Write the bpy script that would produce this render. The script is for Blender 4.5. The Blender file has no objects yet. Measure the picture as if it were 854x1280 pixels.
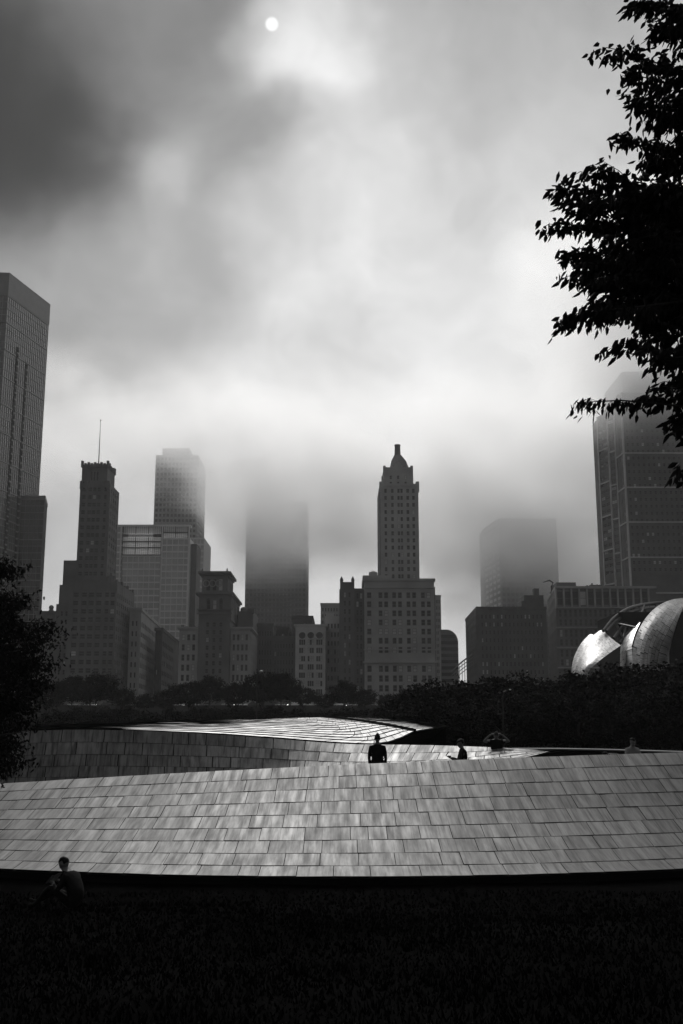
import bpy, bmesh, math, random
from mathutils import Vector, Matrix, noise
R = math.radians
S = bpy.context.scene
COL = S.collection
random.seed(7)

# ------------------------------------------------------------------ camera, sky, sun, exposure
F, CX, CY = 1350.0, 427.0, 640.0
PITCH = R(11.63)
EYE = Vector((0, 0, 1.6))
cp, sp = math.cos(PITCH), math.sin(PITCH)

def ray(px, py):
    dx, dz = (px - CX) / F, (CY - py) / F
    return Vector((dx, cp - dz * sp, sp + dz * cp))

def P(px, py, Y):
    d = ray(px, py)
    return EYE + d * (Y / d.y)

cam_d = bpy.data.cameras.new('camera')
cam = bpy.data.objects.new('camera', cam_d)
COL.objects.link(cam)
cam.location = EYE
cam.rotation_euler = (R(90) + PITCH, 0, 0)
cam_d.sensor_fit = 'HORIZONTAL'
cam_d.sensor_width = 36
cam_d.lens = 36 * F / 854
cam_d.clip_start = 0.1
cam_d.clip_end = 6000
S.camera = cam
S.view_settings.view_transform = 'Standard'
S.view_settings.look = 'None'
S.view_settings.gamma = 1
S.view_settings.exposure = 0.2
S.cycles.use_denoising = True
S.cycles.max_bounces = 6
S.cycles.diffuse_bounces = 2
S.cycles.glossy_bounces = 3
S.cycles.volume_bounces = 12
S.cycles.volume_step_rate = 2.0
S.cycles.volume_max_steps = 64

SUN = ray(340, 30).normalized()
sun_el = math.asin(SUN.z)
sun_az = math.atan2(SUN.x, SUN.y)

W = bpy.data.worlds.new('World')
S.world = W
W.use_nodes = True
nt = W.node_tree
nt.nodes.clear()
ND, LK = nt.nodes.new, nt.links.new

def put(sock, v):
    if hasattr(v, 'is_linked'):
        LK(v, sock)
    else:
        sock.default_value = v

def mth(op, a, b=0.0, c=0.0, clamp=False):
    n = ND('ShaderNodeMath'); n.operation = op; n.use_clamp = clamp
    put(n.inputs[0], a); put(n.inputs[1], b)
    if op in ('MULTIPLY_ADD',):
        put(n.inputs[2], c)
    return n.outputs[0]

def vmth(op, a, b):
    n = ND('ShaderNodeVectorMath'); n.operation = op
    put(n.inputs[0], a)
    if op == 'SCALE':
        put(n.inputs['Scale'], b)
    else:
        put(n.inputs[1], b)
    return n.outputs['Value'] if op in ('DISTANCE', 'DOT_PRODUCT', 'LENGTH') else n.outputs['Vector']

def smooth(v, a, b, lo=0.0, hi=1.0):
    n = ND('ShaderNodeMapRange'); n.interpolation_type = 'SMOOTHERSTEP'
    put(n.inputs[0], v)
    for i, q in enumerate((a, b, lo, hi)):
        n.inputs[1 + i].default_value = q
    return n.outputs[0]

def fbm(vec, scale, detail=5.0, rough=0.55, color=False):
    n = ND('ShaderNodeTexNoise'); n.noise_dimensions = '3D'
    put(n.inputs['Vector'], vec)
    n.inputs['Scale'].default_value = scale
    n.inputs['Detail'].default_value = detail
    n.inputs['Roughness'].default_value = rough
    return n.outputs['Color' if color else 'Fac']

tc = ND('ShaderNodeTexCoord')
d0 = tc.outputs['Generated']
w1 = vmth('SUBTRACT', fbm(d0, 3.2, 2, 0.5, True), (0.5, 0.5, 0.5))
w2 = vmth('SUBTRACT', fbm(vmth('ADD', d0, (3.1, 1.7, 0.4)), 9.0, 3, 0.55, True), (0.5, 0.5, 0.5))
dw = vmth('ADD', vmth('ADD', d0, vmth('SCALE', w1, 0.13)), vmth('SCALE', w2, 0.10))
L = mth('ADD', 0.47, 0.0)
# banks of thinner and thicker cloud, each a direction, an angular radius and a radiance
BANKS = [
    (390, 330, 420, 0.62, 0.9), (640, 300, 330, 0.60, 0.7), (330, 430, 260, 0.62, 0.7),
    (760, 60, 330, 0.39, 0.75), (560, 60, 190, 0.41, 0.6), (600, 170, 170, 0.50, 0.55), (500, 190, 150, .6, .5), (640, 250, 130, 0.60, 0.45),
    (-10, 130, 470, 0.04, 1.0), (80, 170, 330, 0.045, 1.0), (180, 60, 230, 0.10, 0.85), (250, 100, 160, 0.24, 0.75),
    (-60, 220, 240, 0.06, 0.85), (150, 370, 190, 0.42, 0.75), (30, 400, 190, 0.34, 0.75), (300, 100, 110, 0.34, 0.6), (225, 230, 110, 0.55, 0.55),
    (380, 40, 120, 0.86, 0.95), (410, 85, 70, 0.80, 0.7), (330, 5, 60, 0.8, 0.6), (350, 30, 95, 0.80, 0.8), (10, 120, 230, 0.02, 0.85), (70, 210, 160, .03, .5),
    (430, 500, 150, 0.52, 0.6), (600, 520, 220, 0.60, 0.6), (700, 560, 160, 0.52, 0.6), (450, 620, 200, .6, .6),
    (60, 520, 220, 0.30, 0.7), (60, 680, 200, 0.42, 0.6), (-120, 640, 300, 0.2, 0.8), (1000, 400, 330, 0.22, 0.8),
    (230, -160, 300, 0.2, 0.9), (650, -200, 380, 0.22, 0.8),
]
for (px, py, rad, val, k) in BANKS:
    c = ray(px, py).normalized()
    dist = vmth('DISTANCE', dw, tuple(c))
    w = mth('MULTIPLY', smooth(dist, 0.0, rad / F * 1.15, 1, 0), k)
    n = ND('ShaderNodeMix'); n.data_type = 'FLOAT'
    put(n.inputs[0], w); put(n.inputs[2], L); n.inputs[3].default_value = val
    L = n.outputs[0]
wisp = fbm(vmth('ADD', dw, (0.3, 5.0, 2.0)), 6.5, 4, 0.58)
L = mth('MULTIPLY', L, mth('ADD', mth('ADD', mth('MULTIPLY', wisp, 0.75), mth('MULTIPLY', fbm(vmth('ADD', dw, (7.0, 1.0, 2.0)), 17.0, 3, 0.6), 0.22)), 0.515))
sep = ND('ShaderNodeSeparateXYZ'); LK(d0, sep.inputs[0])
# away from the sun the overcast is thick and dull
back = smooth(mth('ADD', sep.outputs['Y'], mth('MULTIPLY', sep.outputs['Z'], 0.40)), -0.15, 0.72, 1, 0)
n = ND('ShaderNodeMix'); n.data_type = 'FLOAT'
put(n.inputs[0], back); put(n.inputs[2], L); n.inputs[3].default_value = 0.11
L = n.outputs[0]
# the veiled disc of the sun
disc = smooth(vmth('DISTANCE', d0, tuple(SUN)), 0.0036, 0.0070, 1, 0)
n = ND('ShaderNodeMix'); n.data_type = 'FLOAT'
put(n.inputs[0], disc); put(n.inputs[2], L); n.inputs[3].default_value = 0.80
L = n.outputs[0]
sky = ND('ShaderNodeTexSky'); sky.sky_type = 'NISHITA'
sky.sun_disc = False
sky.sun_elevation = sun_el
sky.sun_rotation = sun_az
sky.air_density = 1.0; sky.dust_density = 4.0
bw = ND('ShaderNodeRGBToBW'); LK(sky.outputs[0], bw.inputs[0])
SKY_K = 0.1
tot = mth('ADD', mth('MULTIPLY', L, 1.14 / SKY_K), mth('MULTIPLY', mth('MINIMUM', bw.outputs[0], 6.0), 0.008))
comb = ND('ShaderNodeCombineColor')
for i in range(3):
    LK(tot, comb.inputs[i])
bg = ND('ShaderNodeBackground'); bg.inputs['Strength'].default_value = SKY_K
LK(comb.outputs[0], bg.inputs['Color'])
W.cycles.sampling_method = 'MANUAL'; W.cycles.sample_map_resolution = 256
wo = ND('ShaderNodeOutputWorld'); LK(bg.outputs[0], wo.inputs['Surface'])

sl = bpy.data.lights.new('sun', 'SUN')
sl.energy = 1.32
sl.angle = R(12)
sl.color = (1.0, 0.985, 0.965)
so = bpy.data.objects.new('sun', sl)
so.rotation_mode = 'QUATERNION'
so.rotation_quaternion = SUN.to_track_quat('Z', 'Y')
so.location = (0, 0, 600)
COL.objects.link(so)

# ------------------------------------------------------------------ helpers
def tag(o, label=None, cat=None, group=None, kind=None):
    if label: o['label'] = label
    if cat: o['category'] = cat
    if group: o['group'] = group
    if kind: o['kind'] = kind
    return o

def empty(name, loc=(0, 0, 0), label=None, cat=None, group=None):
    o = bpy.data.objects.new(name, None)
    o.location = loc
    COL.objects.link(o)
    return tag(o, label, cat, group)

def link(name, me, parent=None, loc=None):
    o = bpy.data.objects.new(name, me)
    COL.objects.link(o)
    if parent is not None:
        o.parent = parent
    if loc is not None:
        o.location = loc
    return o

class MB:
    """collects boxes, tubes and faces into one mesh"""
    def __init__(s):
        s.v, s.f, s.m, s.uv = [], [], [], None
    def face(s, pts, mi=0):
        b = len(s.v); s.v += [tuple(p) for p in pts]
        s.f.append(tuple(range(b, b + len(pts)))); s.m.append(mi)
    def box(s, x0, x1, y0, y1, z0, z1, mi=0):
        b = len(s.v)
        s.v += [(x, y, z) for z in (z0, z1) for y in (y0, y1) for x in (x0, x1)]
        for q in ((0, 2, 3, 1), (4, 5, 7, 6), (0, 1, 5, 4), (2, 6, 7, 3), (0, 4, 6, 2), (1, 3, 7, 5)):
            s.f.append(tuple(b + i for i in q)); s.m.append(mi)
    def obox(s, o, ux, uy, a0, a1, b0, b1, z0, z1, mi=0):
        """box in a frame: origin o (x, y), unit vectors ux and uy in plan"""
        b = len(s.v)
        for z in (z0, z1):
            for q in (b0, b1):
                for p in (a0, a1):
                    s.v.append((o[0] + ux[0] * p + uy[0] * q, o[1] + ux[1] * p + uy[1] * q, z))
        for q in ((0, 2, 3, 1), (4, 5, 7, 6), (0, 1, 5, 4), (2, 6, 7, 3), (0, 4, 6, 2), (1, 3, 7, 5)):
            s.f.append(tuple(b + i for i in q)); s.m.append(mi)
    def prism(s, pts, z0, z1, mi=0, top=None):
        n = len(pts); b = len(s.v); top = top or pts
        s.v += [(p[0], p[1], z0) for p in pts] + [(p[0], p[1], z1) for p in top]
        s.f.append(tuple(range(b + n - 1, b - 1, -1))); s.m.append(mi)
        s.f.append(tuple(range(b + n, b + 2 * n))); s.m.append(mi)
        for i in range(n):
            j = (i + 1) % n
            s.f.append((b + i, b + j, b + n + j, b + n + i)); s.m.append(mi)
    def tube(s, pts, rad, n=6, mi=0):
        pts = [Vector(p) for p in pts]
        if not hasattr(rad, '__len__'): rad = [rad] * len(pts)
        rings = []
        for i, p in enumerate(pts):
            t = (pts[min(i + 1, len(pts) - 1)] - pts[max(i - 1, 0)])
            t = t.normalized() if t.length > 1e-9 else Vector((0, 0, 1))
            a = t.cross(Vector((0.31, 0.2, 0.93)))
            if a.length < 1e-3: a = t.cross(Vector((1, 0, 0)))
            a.normalize(); c = t.cross(a)
            b = len(s.v)
            for k in range(n):
                th = 2 * math.pi * k / n
                s.v.append(tuple(p + (a * math.cos(th) + c * math.sin(th)) * rad[i]))
            rings.append(b)
        for r0, r1 in zip(rings, rings[1:]):
            for k in range(n):
                j = (k + 1) % n
                s.f.append((r0 + k, r0 + j, r1 + j, r1 + k)); s.m.append(mi)
        s.f.append(tuple(range(rings[0] + n - 1, rings[0] - 1, -1))); s.m.append(mi)
        s.f.append(tuple(range(rings[-1], rings[-1] + n))); s.m.append(mi)
    def cyl(s, x, y, z0, z1, r0, r1=None, n=16, mi=0):
        s.tube([(x, y, z0), (x, y, z1)], [r0, r0 if r1 is None else r1], n, mi)
    def ball(s, c, rx, ry=None, rz=None, nu=12, nv=8, mi=0):
        ry = ry or rx; rz = rz or rx
        b = len(s.v)
        for j in range(nv + 1):
            ph = math.pi * j / nv
            for i in range(nu):
                th = 2 * math.pi * i / nu
                s.v.append((c[0] + rx * math.sin(ph) * math.cos(th), c[1] + ry * math.sin(ph) * math.sin(th), c[2] - rz * math.cos(ph)))
        for j in range(nv):
            for i in range(nu):
                k = (i + 1) % nu
                s.f.append((b + j * nu + i, b + j * nu + k, b + (j + 1) * nu + k, b + (j + 1) * nu + i)); s.m.append(mi)
    def mesh(s, name, mats, smooth=False):
        me = bpy.data.meshes.new(name)
        me.from_pydata(s.v, [], s.f)
        for m in (mats if isinstance(mats, (list, tuple)) else [mats]):
            me.materials.append(m)
        me.polygons.foreach_set('material_index', s.m)
        if smooth:
            me.polygons.foreach_set('use_smooth', [True] * len(s.f))
        me.update()
        return me
    def build(s, name, mats, parent=None, smooth=False, loc=None):
        return link(name, s.mesh(name, mats, smooth), parent, loc)

def mat(name, base, rough=0.8, metal=0.0, var=0.25, scale=0.6, bump=0.0, bscale=None, coord='Object', spec=0.3, stretch=(1, 1, 1)):
    m = bpy.data.materials.new(name); m.use_nodes = True
    t = m.node_tree; b = t.nodes['Principled BSDF']
    b.inputs['Roughness'].default_value = rough
    b.inputs['Metallic'].default_value = metal
    b.inputs['Specular IOR Level'].default_value = spec
    tcn = t.nodes.new('ShaderNodeTexCoord')
    mp = t.nodes.new('ShaderNodeMapping'); mp.inputs['Scale'].default_value = stretch
    t.links.new(tcn.outputs[coord], mp.inputs['Vector'])
    nz = t.nodes.new('ShaderNodeTexNoise'); nz.inputs['Scale'].default_value = scale
    nz.inputs['Detail'].default_value = 6; nz.inputs['Roughness'].default_value = 0.6
    t.links.new(mp.outputs[0], nz.inputs['Vector'])
    rp = t.nodes.new('ShaderNodeValToRGB')
    rp.color_ramp.elements[0].position = 0.3; rp.color_ramp.elements[1].position = 0.7
    lo, hi = base * (1 - var), min(1.0, base * (1 + var))
    rp.color_ramp.elements[0].color = (lo, lo, lo, 1); rp.color_ramp.elements[1].color = (hi, hi, hi, 1)
    t.links.new(nz.outputs['Fac'], rp.inputs[0]); t.links.new(rp.outputs[0], b.inputs['Base Color'])
    if bump:
        n2 = t.nodes.new('ShaderNodeTexNoise'); n2.inputs['Scale'].default_value = bscale or scale * 8
        n2.inputs['Detail'].default_value = 4
        t.links.new(mp.outputs[0], n2.inputs['Vector'])
        bm_ = t.nodes.new('ShaderNodeBump'); bm_.inputs['Strength'].default_value = bump
        bm_.inputs['Distance'].default_value = 0.05
        t.links.new(n2.outputs['Fac'], bm_.inputs['Height']); t.links.new(bm_.outputs[0], b.inputs['Normal'])
    return m

M = {
    'stone_pale': mat('pale_limestone', 0.44, 0.85, var=0.18, scale=0.12),
    'stone': mat('grey_limestone', 0.31, 0.85, var=0.2, scale=0.12),
    'stone_dark': mat('dark_limestone', 0.13, 0.88, var=0.22, scale=0.12),  # limestone in a darker tone, also used on some side walls
    'brick': mat('dark_brick', 0.10, 0.9, var=0.25, scale=0.2),
    'brick_black': mat('black_brick', 0.06, 0.9, var=0.25, scale=0.2),
    'concrete': mat('tower_concrete', 0.28, 0.8, var=0.15, scale=0.1),
    'steel_frame': mat('painted_steel_frame', 0.16, 0.5, var=0.1, scale=0.3),
    'glass': mat('window_glass', 0.02, 0.12, var=0.3, scale=0.15, spec=0.35),
    'glass_blue': mat('tower_glass', 0.07, 0.12, var=0.25, scale=0.05, spec=0.8),
    'glass_bright': mat('clear_glazing', 0.55, 0.25, var=0.2, scale=0.08, spec=0.5),
    'blind': mat('window_blind', 0.45, 0.7, var=0.2, scale=0.3),
    'frame': mat('window_frame', 0.12, 0.6, var=0.1),
    'roof': mat('roof_felt', 0.07, 0.95, var=0.2),
    'iron': mat('dark_iron', 0.03, 0.5, 0.6, var=0.2),
    'coping': mat('coping_steel', 0.5, 0.4, 1.0, var=0.1),
    'asphalt': mat('asphalt', 0.05, 0.9, var=0.2, scale=1.5),
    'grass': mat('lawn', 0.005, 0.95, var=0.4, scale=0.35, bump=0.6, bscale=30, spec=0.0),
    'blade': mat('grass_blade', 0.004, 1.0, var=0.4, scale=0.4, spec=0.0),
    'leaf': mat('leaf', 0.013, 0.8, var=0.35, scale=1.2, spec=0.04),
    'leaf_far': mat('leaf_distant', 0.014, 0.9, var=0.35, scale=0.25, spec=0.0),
    'bark': mat('bark', 0.04, 0.95, var=0.3, scale=3, bump=0.5, bscale=20, stretch=(1, 1, .2), spec=0.1),
    'void': mat('dark_part_and_shade', 0.012, 0.95, var=0.2, spec=0.05),  # near black for joints and dark parts, and for painted shade
    'deck': mat('timber_deck', 0.07, 0.85, var=0.25, scale=1.0, stretch=(6, 1, 1)),
}
# ------------------------------------------------------------------ air
def volume_mat(name, density, aniso, color=(0.97, 0.97, 0.97, 1)):
    m = bpy.data.materials.new(name); m.use_nodes = True
    t = m.node_tree; t.nodes.clear()
    pv = t.nodes.new('ShaderNodeVolumePrincipled')
    pv.inputs['Color'].default_value = color
    pv.inputs['Anisotropy'].default_value = aniso
    pv.inputs['Density'].default_value = density
    o = t.nodes.new('ShaderNodeOutputMaterial')
    t.links.new(pv.outputs[0], o.inputs['Volume'])
    return m, t, pv

hz = MB(); hz.box(-900, 900, -60, 1500, -6, 330)
tag(hz.build('haze', volume_mat('haze_air', 0.00010, 0.3)[0]), 'thin grey haze hanging over the park and the skyline', 'haze', kind='stuff')

CLOUD_G = 0.6
def cloud(name, lo, hi, build, label, color=0.999, aniso=CLOUD_G):
    m, t, pv = volume_mat(name + '_vapour', 0.0, aniso, (color, color, color, 1))
    geo = t.nodes.new('ShaderNodeNewGeometry')
    pos = geo.outputs['Position']
    def mr(v, a, b, c, d, kind='SMOOTHSTEP'):
        q = t.nodes.new('ShaderNodeMapRange'); q.interpolation_type = kind
        t.links.new(v, q.inputs[0])
        for i, z in enumerate((a, b, c, d)): q.inputs[1 + i].default_value = z
        return q.outputs[0]
    def mm(op, a, b):
        q = t.nodes.new('ShaderNodeMath'); q.operation = op
        for i, z in enumerate((a, b)):
            if hasattr(z, 'is_linked'): t.links.new(z, q.inputs[i])
            else: q.inputs[i].default_value = z
        return q.outputs[0]
    def nz(scale, detail, stretch=(1, 1, 1), off=(0, 0, 0)):
        mp = t.nodes.new('ShaderNodeMapping'); mp.inputs['Scale'].default_value = stretch; mp.inputs['Location'].default_value = off
        t.links.new(pos, mp.inputs['Vector'])
        q = t.nodes.new('ShaderNodeTexNoise'); q.inputs['Scale'].default_value = scale; q.inputs['Detail'].default_value = detail
        t.links.new(mp.outputs[0], q.inputs['Vector'])
        return q.outputs['Fac']
    sx = t.nodes.new('ShaderNodeSeparateXYZ'); t.links.new(pos, sx.inputs[0])
    t.links.new(build(sx.outputs['X'], sx.outputs['Y'], sx.outputs['Z'], pos, mr, mm, nz, t), pv.inputs['Density'])
    b = MB(); b.box(lo[0], hi[0], lo[1], hi[1], lo[2], hi[2])
    return tag(b.build(name, m), label, 'cloud', kind='stuff')

BANK_D = 0.022
def bank_density(X, Y, Z, pos, mr, mm, nz, t):
    n = nz(0.011, 4, (1, 0.6, 1.3))
    X = mm('ADD', X, mm('MULTIPLY', mm('SUBTRACT', nz(0.014, 3, (1, .6, 1), (9, 3, 5)), 0.5), 130.0))
    zz = mm('ADD', Z, mm('MULTIPLY', mm('SUBTRACT', n, 0.5), 85.0))
    zz = mm('SUBTRACT', zz, mr(X, -165, -55, 56, 0))
    zz = mm('ADD', zz, mr(X, 30, 110, 0, 47))
    zz = mm('ADD', zz, mm('MULTIPLY', mr(X, -120, -60, 0, 1), mr(X, -20, 60, 16, 0)))
    low = mr(zz, 116, 172, 0, 1)
    puff = nz(0.022, 4, (1, 0.7, 1.5), (40, 7, 3))
    low = mm('MULTIPLY', low, mr(puff, 0.34, 0.64, 0.2, 1.4))
    top = mr(mm('ADD', Z, mm('MULTIPLY', mm('SUBTRACT', n, 0.5), 60.0)), 170, 275, 1, 0)
    near = mm('MULTIPLY', mr(Y, 640, 690, 0, 1), mr(Y, 860, 960, 1, 0))
    ends = mm('MULTIPLY', mr(X, -420, -180, 0, 1), mr(X, 300, 520, 1, 0))
    dd = mm('MULTIPLY', mm('MULTIPLY', low, top), mm('MULTIPLY', near, ends))
    dd = mm('MULTIPLY', dd, mr(X, 60, 110, 1.0, 1.35))
    return mm('MULTIPLY', dd, BANK_D)

cloud('low_cloud', (-430, 636, 60), (530, 964, 314), bank_density, 'bank of low cloud swallowing the tops of the far towers')

def corner_density(X, Y, Z, pos, mr, mm, nz, t):
    n = nz(0.02, 3)
    v = t.nodes.new('ShaderNodeVectorMath'); v.operation = 'SUBTRACT'
    t.links.new(pos, v.inputs[0]); v.inputs[1].default_value = (160, 458, 190)
    s = t.nodes.new('ShaderNodeVectorMath'); s.operation = 'MULTIPLY'
    t.links.new(v.outputs[0], s.inputs[0]); s.inputs[1].default_value = (1 / 95, 1 / 60, 1 / 90)
    ln = t.nodes.new('ShaderNodeVectorMath'); ln.operation = 'LENGTH'; t.links.new(s.outputs[0], ln.inputs[0])
    q = mm('ADD', ln.outputs['Value'], mm('MULTIPLY', mm('SUBTRACT', n, 0.5), 0.5))
    return mm('MULTIPLY', mr(q, 0.3, 0.98, 1, 0), 0.045)

cloud('low_cloud', (60, 392, 108), (270, 528, 305), corner_density, 'wisp of low cloud round the top of the right tower')
# ------------------------------------------------------------------ ground
def ground_z(x, y):
    if y < 20: z = -0.066 * max(y, -22)
    elif y < 24: z = -1.32 + 0.03 * (y - 20)
    elif y < 45: z = -1.20 + (y - 24) / 21 * 0.826
    elif y < 110: z = -0.374
    elif y < 370: z = -0.374 + 11.574 * ((y - 110) / 260) ** 1.15
    else: z = 11.2
    return z

def sheet(name, xs, ys, m, dz=0.0, rough=0.0):
    mb = MB()
    for y in ys:
        for x in xs:
            mb.v.append((x, y, ground_z(x, y) + dz + rough * (noise.noise(Vector((x * .35, y * .35, 0))))))
    nx = len(xs)
    for j in range(len(ys) - 1):
        for i in range(nx - 1):
            a = j * nx + i
            mb.f.append((a, a + 1, a + nx + 1, a + nx)); mb.m.append(0)
    return mb.build(name, m, None, True)

xs = [-3000, -900, -400, -200, -100, -60] + [-40 + i * 1.0 for i in range(81)] + [60, 100, 200, 400, 900, 3000]
ys = [-200, -60, -22, -10] + [i * 1.0 for i in range(-4, 48)] + [50, 60, 70, 80, 90, 100, 110] + [110 + 10 * i for i in range(1, 27)] + [372, 500, 900, 1500, 4000]
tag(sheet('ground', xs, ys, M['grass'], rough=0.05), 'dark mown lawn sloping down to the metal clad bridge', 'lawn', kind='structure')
rb = MB(); rb.box(-500, 500, 384, 402, 11.2, 11.212)
for k in range(-40, 41):
    rb.box(k * 10, k * 10 + 3.2, 392.9, 393.1, 11.212, 11.218, 1)
tag(rb.build('road', [M['asphalt'], mat('road_paint', 0.7, 0.7)]), 'wide avenue at the foot of the skyline', 'road', kind='structure')
pb = MB(); pb.box(-500, 500, 402, 440, 11.1, 11.33); pb.box(-500, 500, 378, 384, 11.1, 11.33)
tag(pb.build('pavement', M['concrete']), 'pavement along the avenue', 'pavement', kind='structure')

# ------------------------------------------------------------------ buildings
class Building:
    """a building: wall mesh with real piers and spandrels, each window a child lying between them"""
    def __init__(s, name, label, cat, wall, Y, group=None, win=('glass', 'frame'), zmin=12.0):
        s.root = empty(name, (0, 0, 0), label, cat, group)
        s.wall = MB(); s.Y = Y; s.m = wall; s.wins = []; s.win = win; s.zmin = zmin; s.placed = False
    def X(s, px, py, Y=None): return P(px, py, Y or s.Y).x
    def Z(s, py, Y=None, px=427): return P(px, py, Y or s.Y).z
    def mass(s, x0, x1, y0, y1, z0, z1, mi=0):
        s.wall.box(x0, x1, y0, y1, z0, z1, mi)
    def facade(s, p0, p1, z0, z1, cols, rows, relief=0.35, mi=0, kind='w', only=None):
        """p0 -> p1 left to right seen from outside; cols and rows are lists of (start, end) in metres of the openings"""
        p0 = Vector((p0[0], p0[1])); p1 = Vector((p1[0], p1[1]))
        u = (p1 - p0); ln = u.length; u = u / ln; nrm = Vector((u.y, -u.x))
        cols = sorted(c for c in cols if c[1] <= ln + .01); rows = sorted(r for r in rows if r[0] >= z0 - .01 and r[1] <= z1 + .01)
        e = 0
        for a, b in cols + [(ln, ln)]:
            if a - e > 0.05:
                s.wall.obox(p0, u, nrm, e, a, -0.05, relief, z0, z1 - 0.02, mi)
            e = b
        e = z0
        for a, b in rows + [(z1, z1)]:
            if a - e > 0.05:
                s.wall.obox(p0, u, nrm, 0.02, ln - 0.02, -0.04, relief - 0.07, e, a - (0.03 if a == z1 else 0), mi)
            e = b
        ang = math.atan2(u.y, u.x)
        for a, b in cols:
            for c, d in rows:
                if d < s.zmin: continue
                q = p0 + u * ((a + b) / 2) + nrm * 0.04
                s.wins.append((q.x, q.y, (c + d) / 2, ang, round(b - a, 2), round(d - c, 2), kind))
    def cornice(s, x0, x1, y0, y1, z, h, out, mi=0):
        s.wall.box(x0 - out, x1 + out, y0 - out, y1 + out, z - h, z, mi)
        s.wall.box(x0 - out * .5, x1 + out * .5, y0 - out * .5, y1 + out * .5, z - h * 1.7, z - h - .003, mi)
    def window_mesh(s, w, h, kind):
        key = (w, h, kind, s.win)
        if key not in WM:
            mb = MB(); f = min(0.16, w * .12)
            mb.box(-w / 2, w / 2, -0.03, 0.0, -h / 2, h / 2, 0)
            g = M[s.win[0]] if kind == 'w' else M['blind'] if kind == 'b' else M['glass_bright']
            for (a, b, c, d) in ((-w / 2, -w / 2 + f, -h / 2, h / 2), (w / 2 - f, w / 2, -h / 2, h / 2), (-w / 2 + f, w / 2 - f, h / 2 - f, h / 2), (-w / 2 + f, w / 2 - f, -h / 2, -h / 2 + f), (-w / 2 + f, w / 2 - f, -f / 2, f / 2)):
                mb.box(a, b, -0.09, -0.031, c, d, 1)
            if w > 2.6:
                for k in range(1, int(w // 1.5)):
                    x = -w / 2 + w * k / int(w // 1.5)
                    mb.box(x - .05, x + .05, -0.085, -0.032, -h / 2 + f, h / 2 - f, 1)
            WM[key] = mb.mesh('window', [g, M[s.win[1]]])
        return WM[key]
    def done(s, blinds=0.12, cap=100):
        s.wall.build('wall', [M[q] for q in (s.m if isinstance(s.m, (list, tuple)) else [s.m])], s.root)
        rnd = random.Random(len(s.wins) * 7 + 3)
        ws = sorted(s.wins, key=lambda q: (-(abs(math.cos(q[3])) > .5), -q[4] * q[5] * (1 if q[2] > 26 else .5)))
        rest = MB()
        for i, (x, y, z, a, w, h, k) in enumerate(ws):
            if k == 'w' and rnd.random() < blinds: k = 'b'
            me = s.window_mesh(w, h, k)
            mtx = Matrix.Translation((x, y, z)) @ Matrix.Rotation(a, 4, 'Z')
            if i < cap:
                o = bpy.data.objects.new('window', me); COL.objects.link(o)
                o.parent = s.root; o.matrix_local = mtx
            else:
                b = len(rest.v)
                rest.v += [tuple(mtx @ v.co) for v in me.vertices]
                for p in me.polygons:
                    rest.f.append(tuple(b + j for j in p.vertices)); rest.m.append(p.material_index if k != 'b' or p.material_index else 2)
        if rest.v:
            tag(rest.build('window', [M[s.win[0]], M[s.win[1]], M['blind']], s.root), kind='stuff')
        return s.root
WM = {}

def even(n, ln, frac=0.55, m0=0.0, m1=None):
    """n openings spread over ln metres with end margins"""
    m1 = m0 if m1 is None else m1
    st = (ln - m0 - m1) / n
    return [(m0 + st * (i + .5 - frac / 2), m0 + st * (i + .5 + frac / 2)) for i in range(n)]

def floors(z0, z1, step, frac=0.6, off=0.25):
    out = []; z = z1 - step
    while z > z0 - 0.01:
        out.append((z + step * off, z + step * (off + frac))); z -= step
    return out

GZ = 9.9
# ---- dark setback tower with a flag mast
b = Building('setback_tower', 'dark stone setback tower with battlemented top and a thin mast', 'tower', ['stone_dark', 'roof'], 430)
Y = 430
x0, x1, xs_ = b.X(98, 660), b.X(134.5, 660), b.X(146.5, 660)
ys_ = Y * 1 + (Y + 1) * 0 + 26
zt = b.Z(604); zb = b.Z(726)
b.mass(x0, x1, Y, Y + 18, GZ, zt)
st = 3.15
colpx = [(100.5, 105.5), (108.5, 113.2), (114, 118.6), (119.6, 124.4), (128, 132)]
cols = [(b.X(a, 660) - x0, b.X(c, 660) - x0) for a, c in colpx]
b.facade((x0, Y), (x1, Y), zb, zt, cols, floors(zb, zt - 1.2, st, .58))
b.facade((x1, Y), (x1, Y + 18), zb, zt, even(4, 18, .45, 1), floors(zb, zt - 1.2, st, .58))
# crown
zc = b.Z(579.5); c0, c1 = b.X(101.5, 590), b.X(133.5, 590)
b.mass(c0, c1, Y + 1.5, Y + 15.5, zt - .5, zc)
b.facade((c0, Y + 1.5), (c1, Y + 1.5), zt, zc, even(3, c1 - c0, .62, 3.4), [(zt + 1.4, zt + 5.2)], .3)
for k in range(9):
    q = c0 + (c1 - c0) * k / 8
    h = 1.5 if k in (0, 8) else .5 if k % 2 else .9
    b.mass(q - .45, q + .45, Y + .9, Y + 2.2, zc - 1.2, zc + h)
    b.mass(q - .45, q + .45, Y + 14.4, Y + 15.7, zc - 1.2, zc + h)
for k in range(1, 5):
    b.mass(c1 - .5, c1 + .5, Y + 1.5 + k * 2.6, Y + 2.5 + k * 2.6, zc - 1.2, zc + (1.2 if k in (1, 4) else .6))
for q in (x0, x0 + 2.2, x1 - 3.4, x1 - 1.0):
    b.mass(q - .2, q + 1.1, Y - .5, Y + 1, zt - 2.5, zt + .9)
mb_ = (c0 + c1) / 2
b.mass(mb_ - 1.2, mb_ + 1.2, Y + 6, Y + 9, zc - .2, zc + 1.5)
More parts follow.
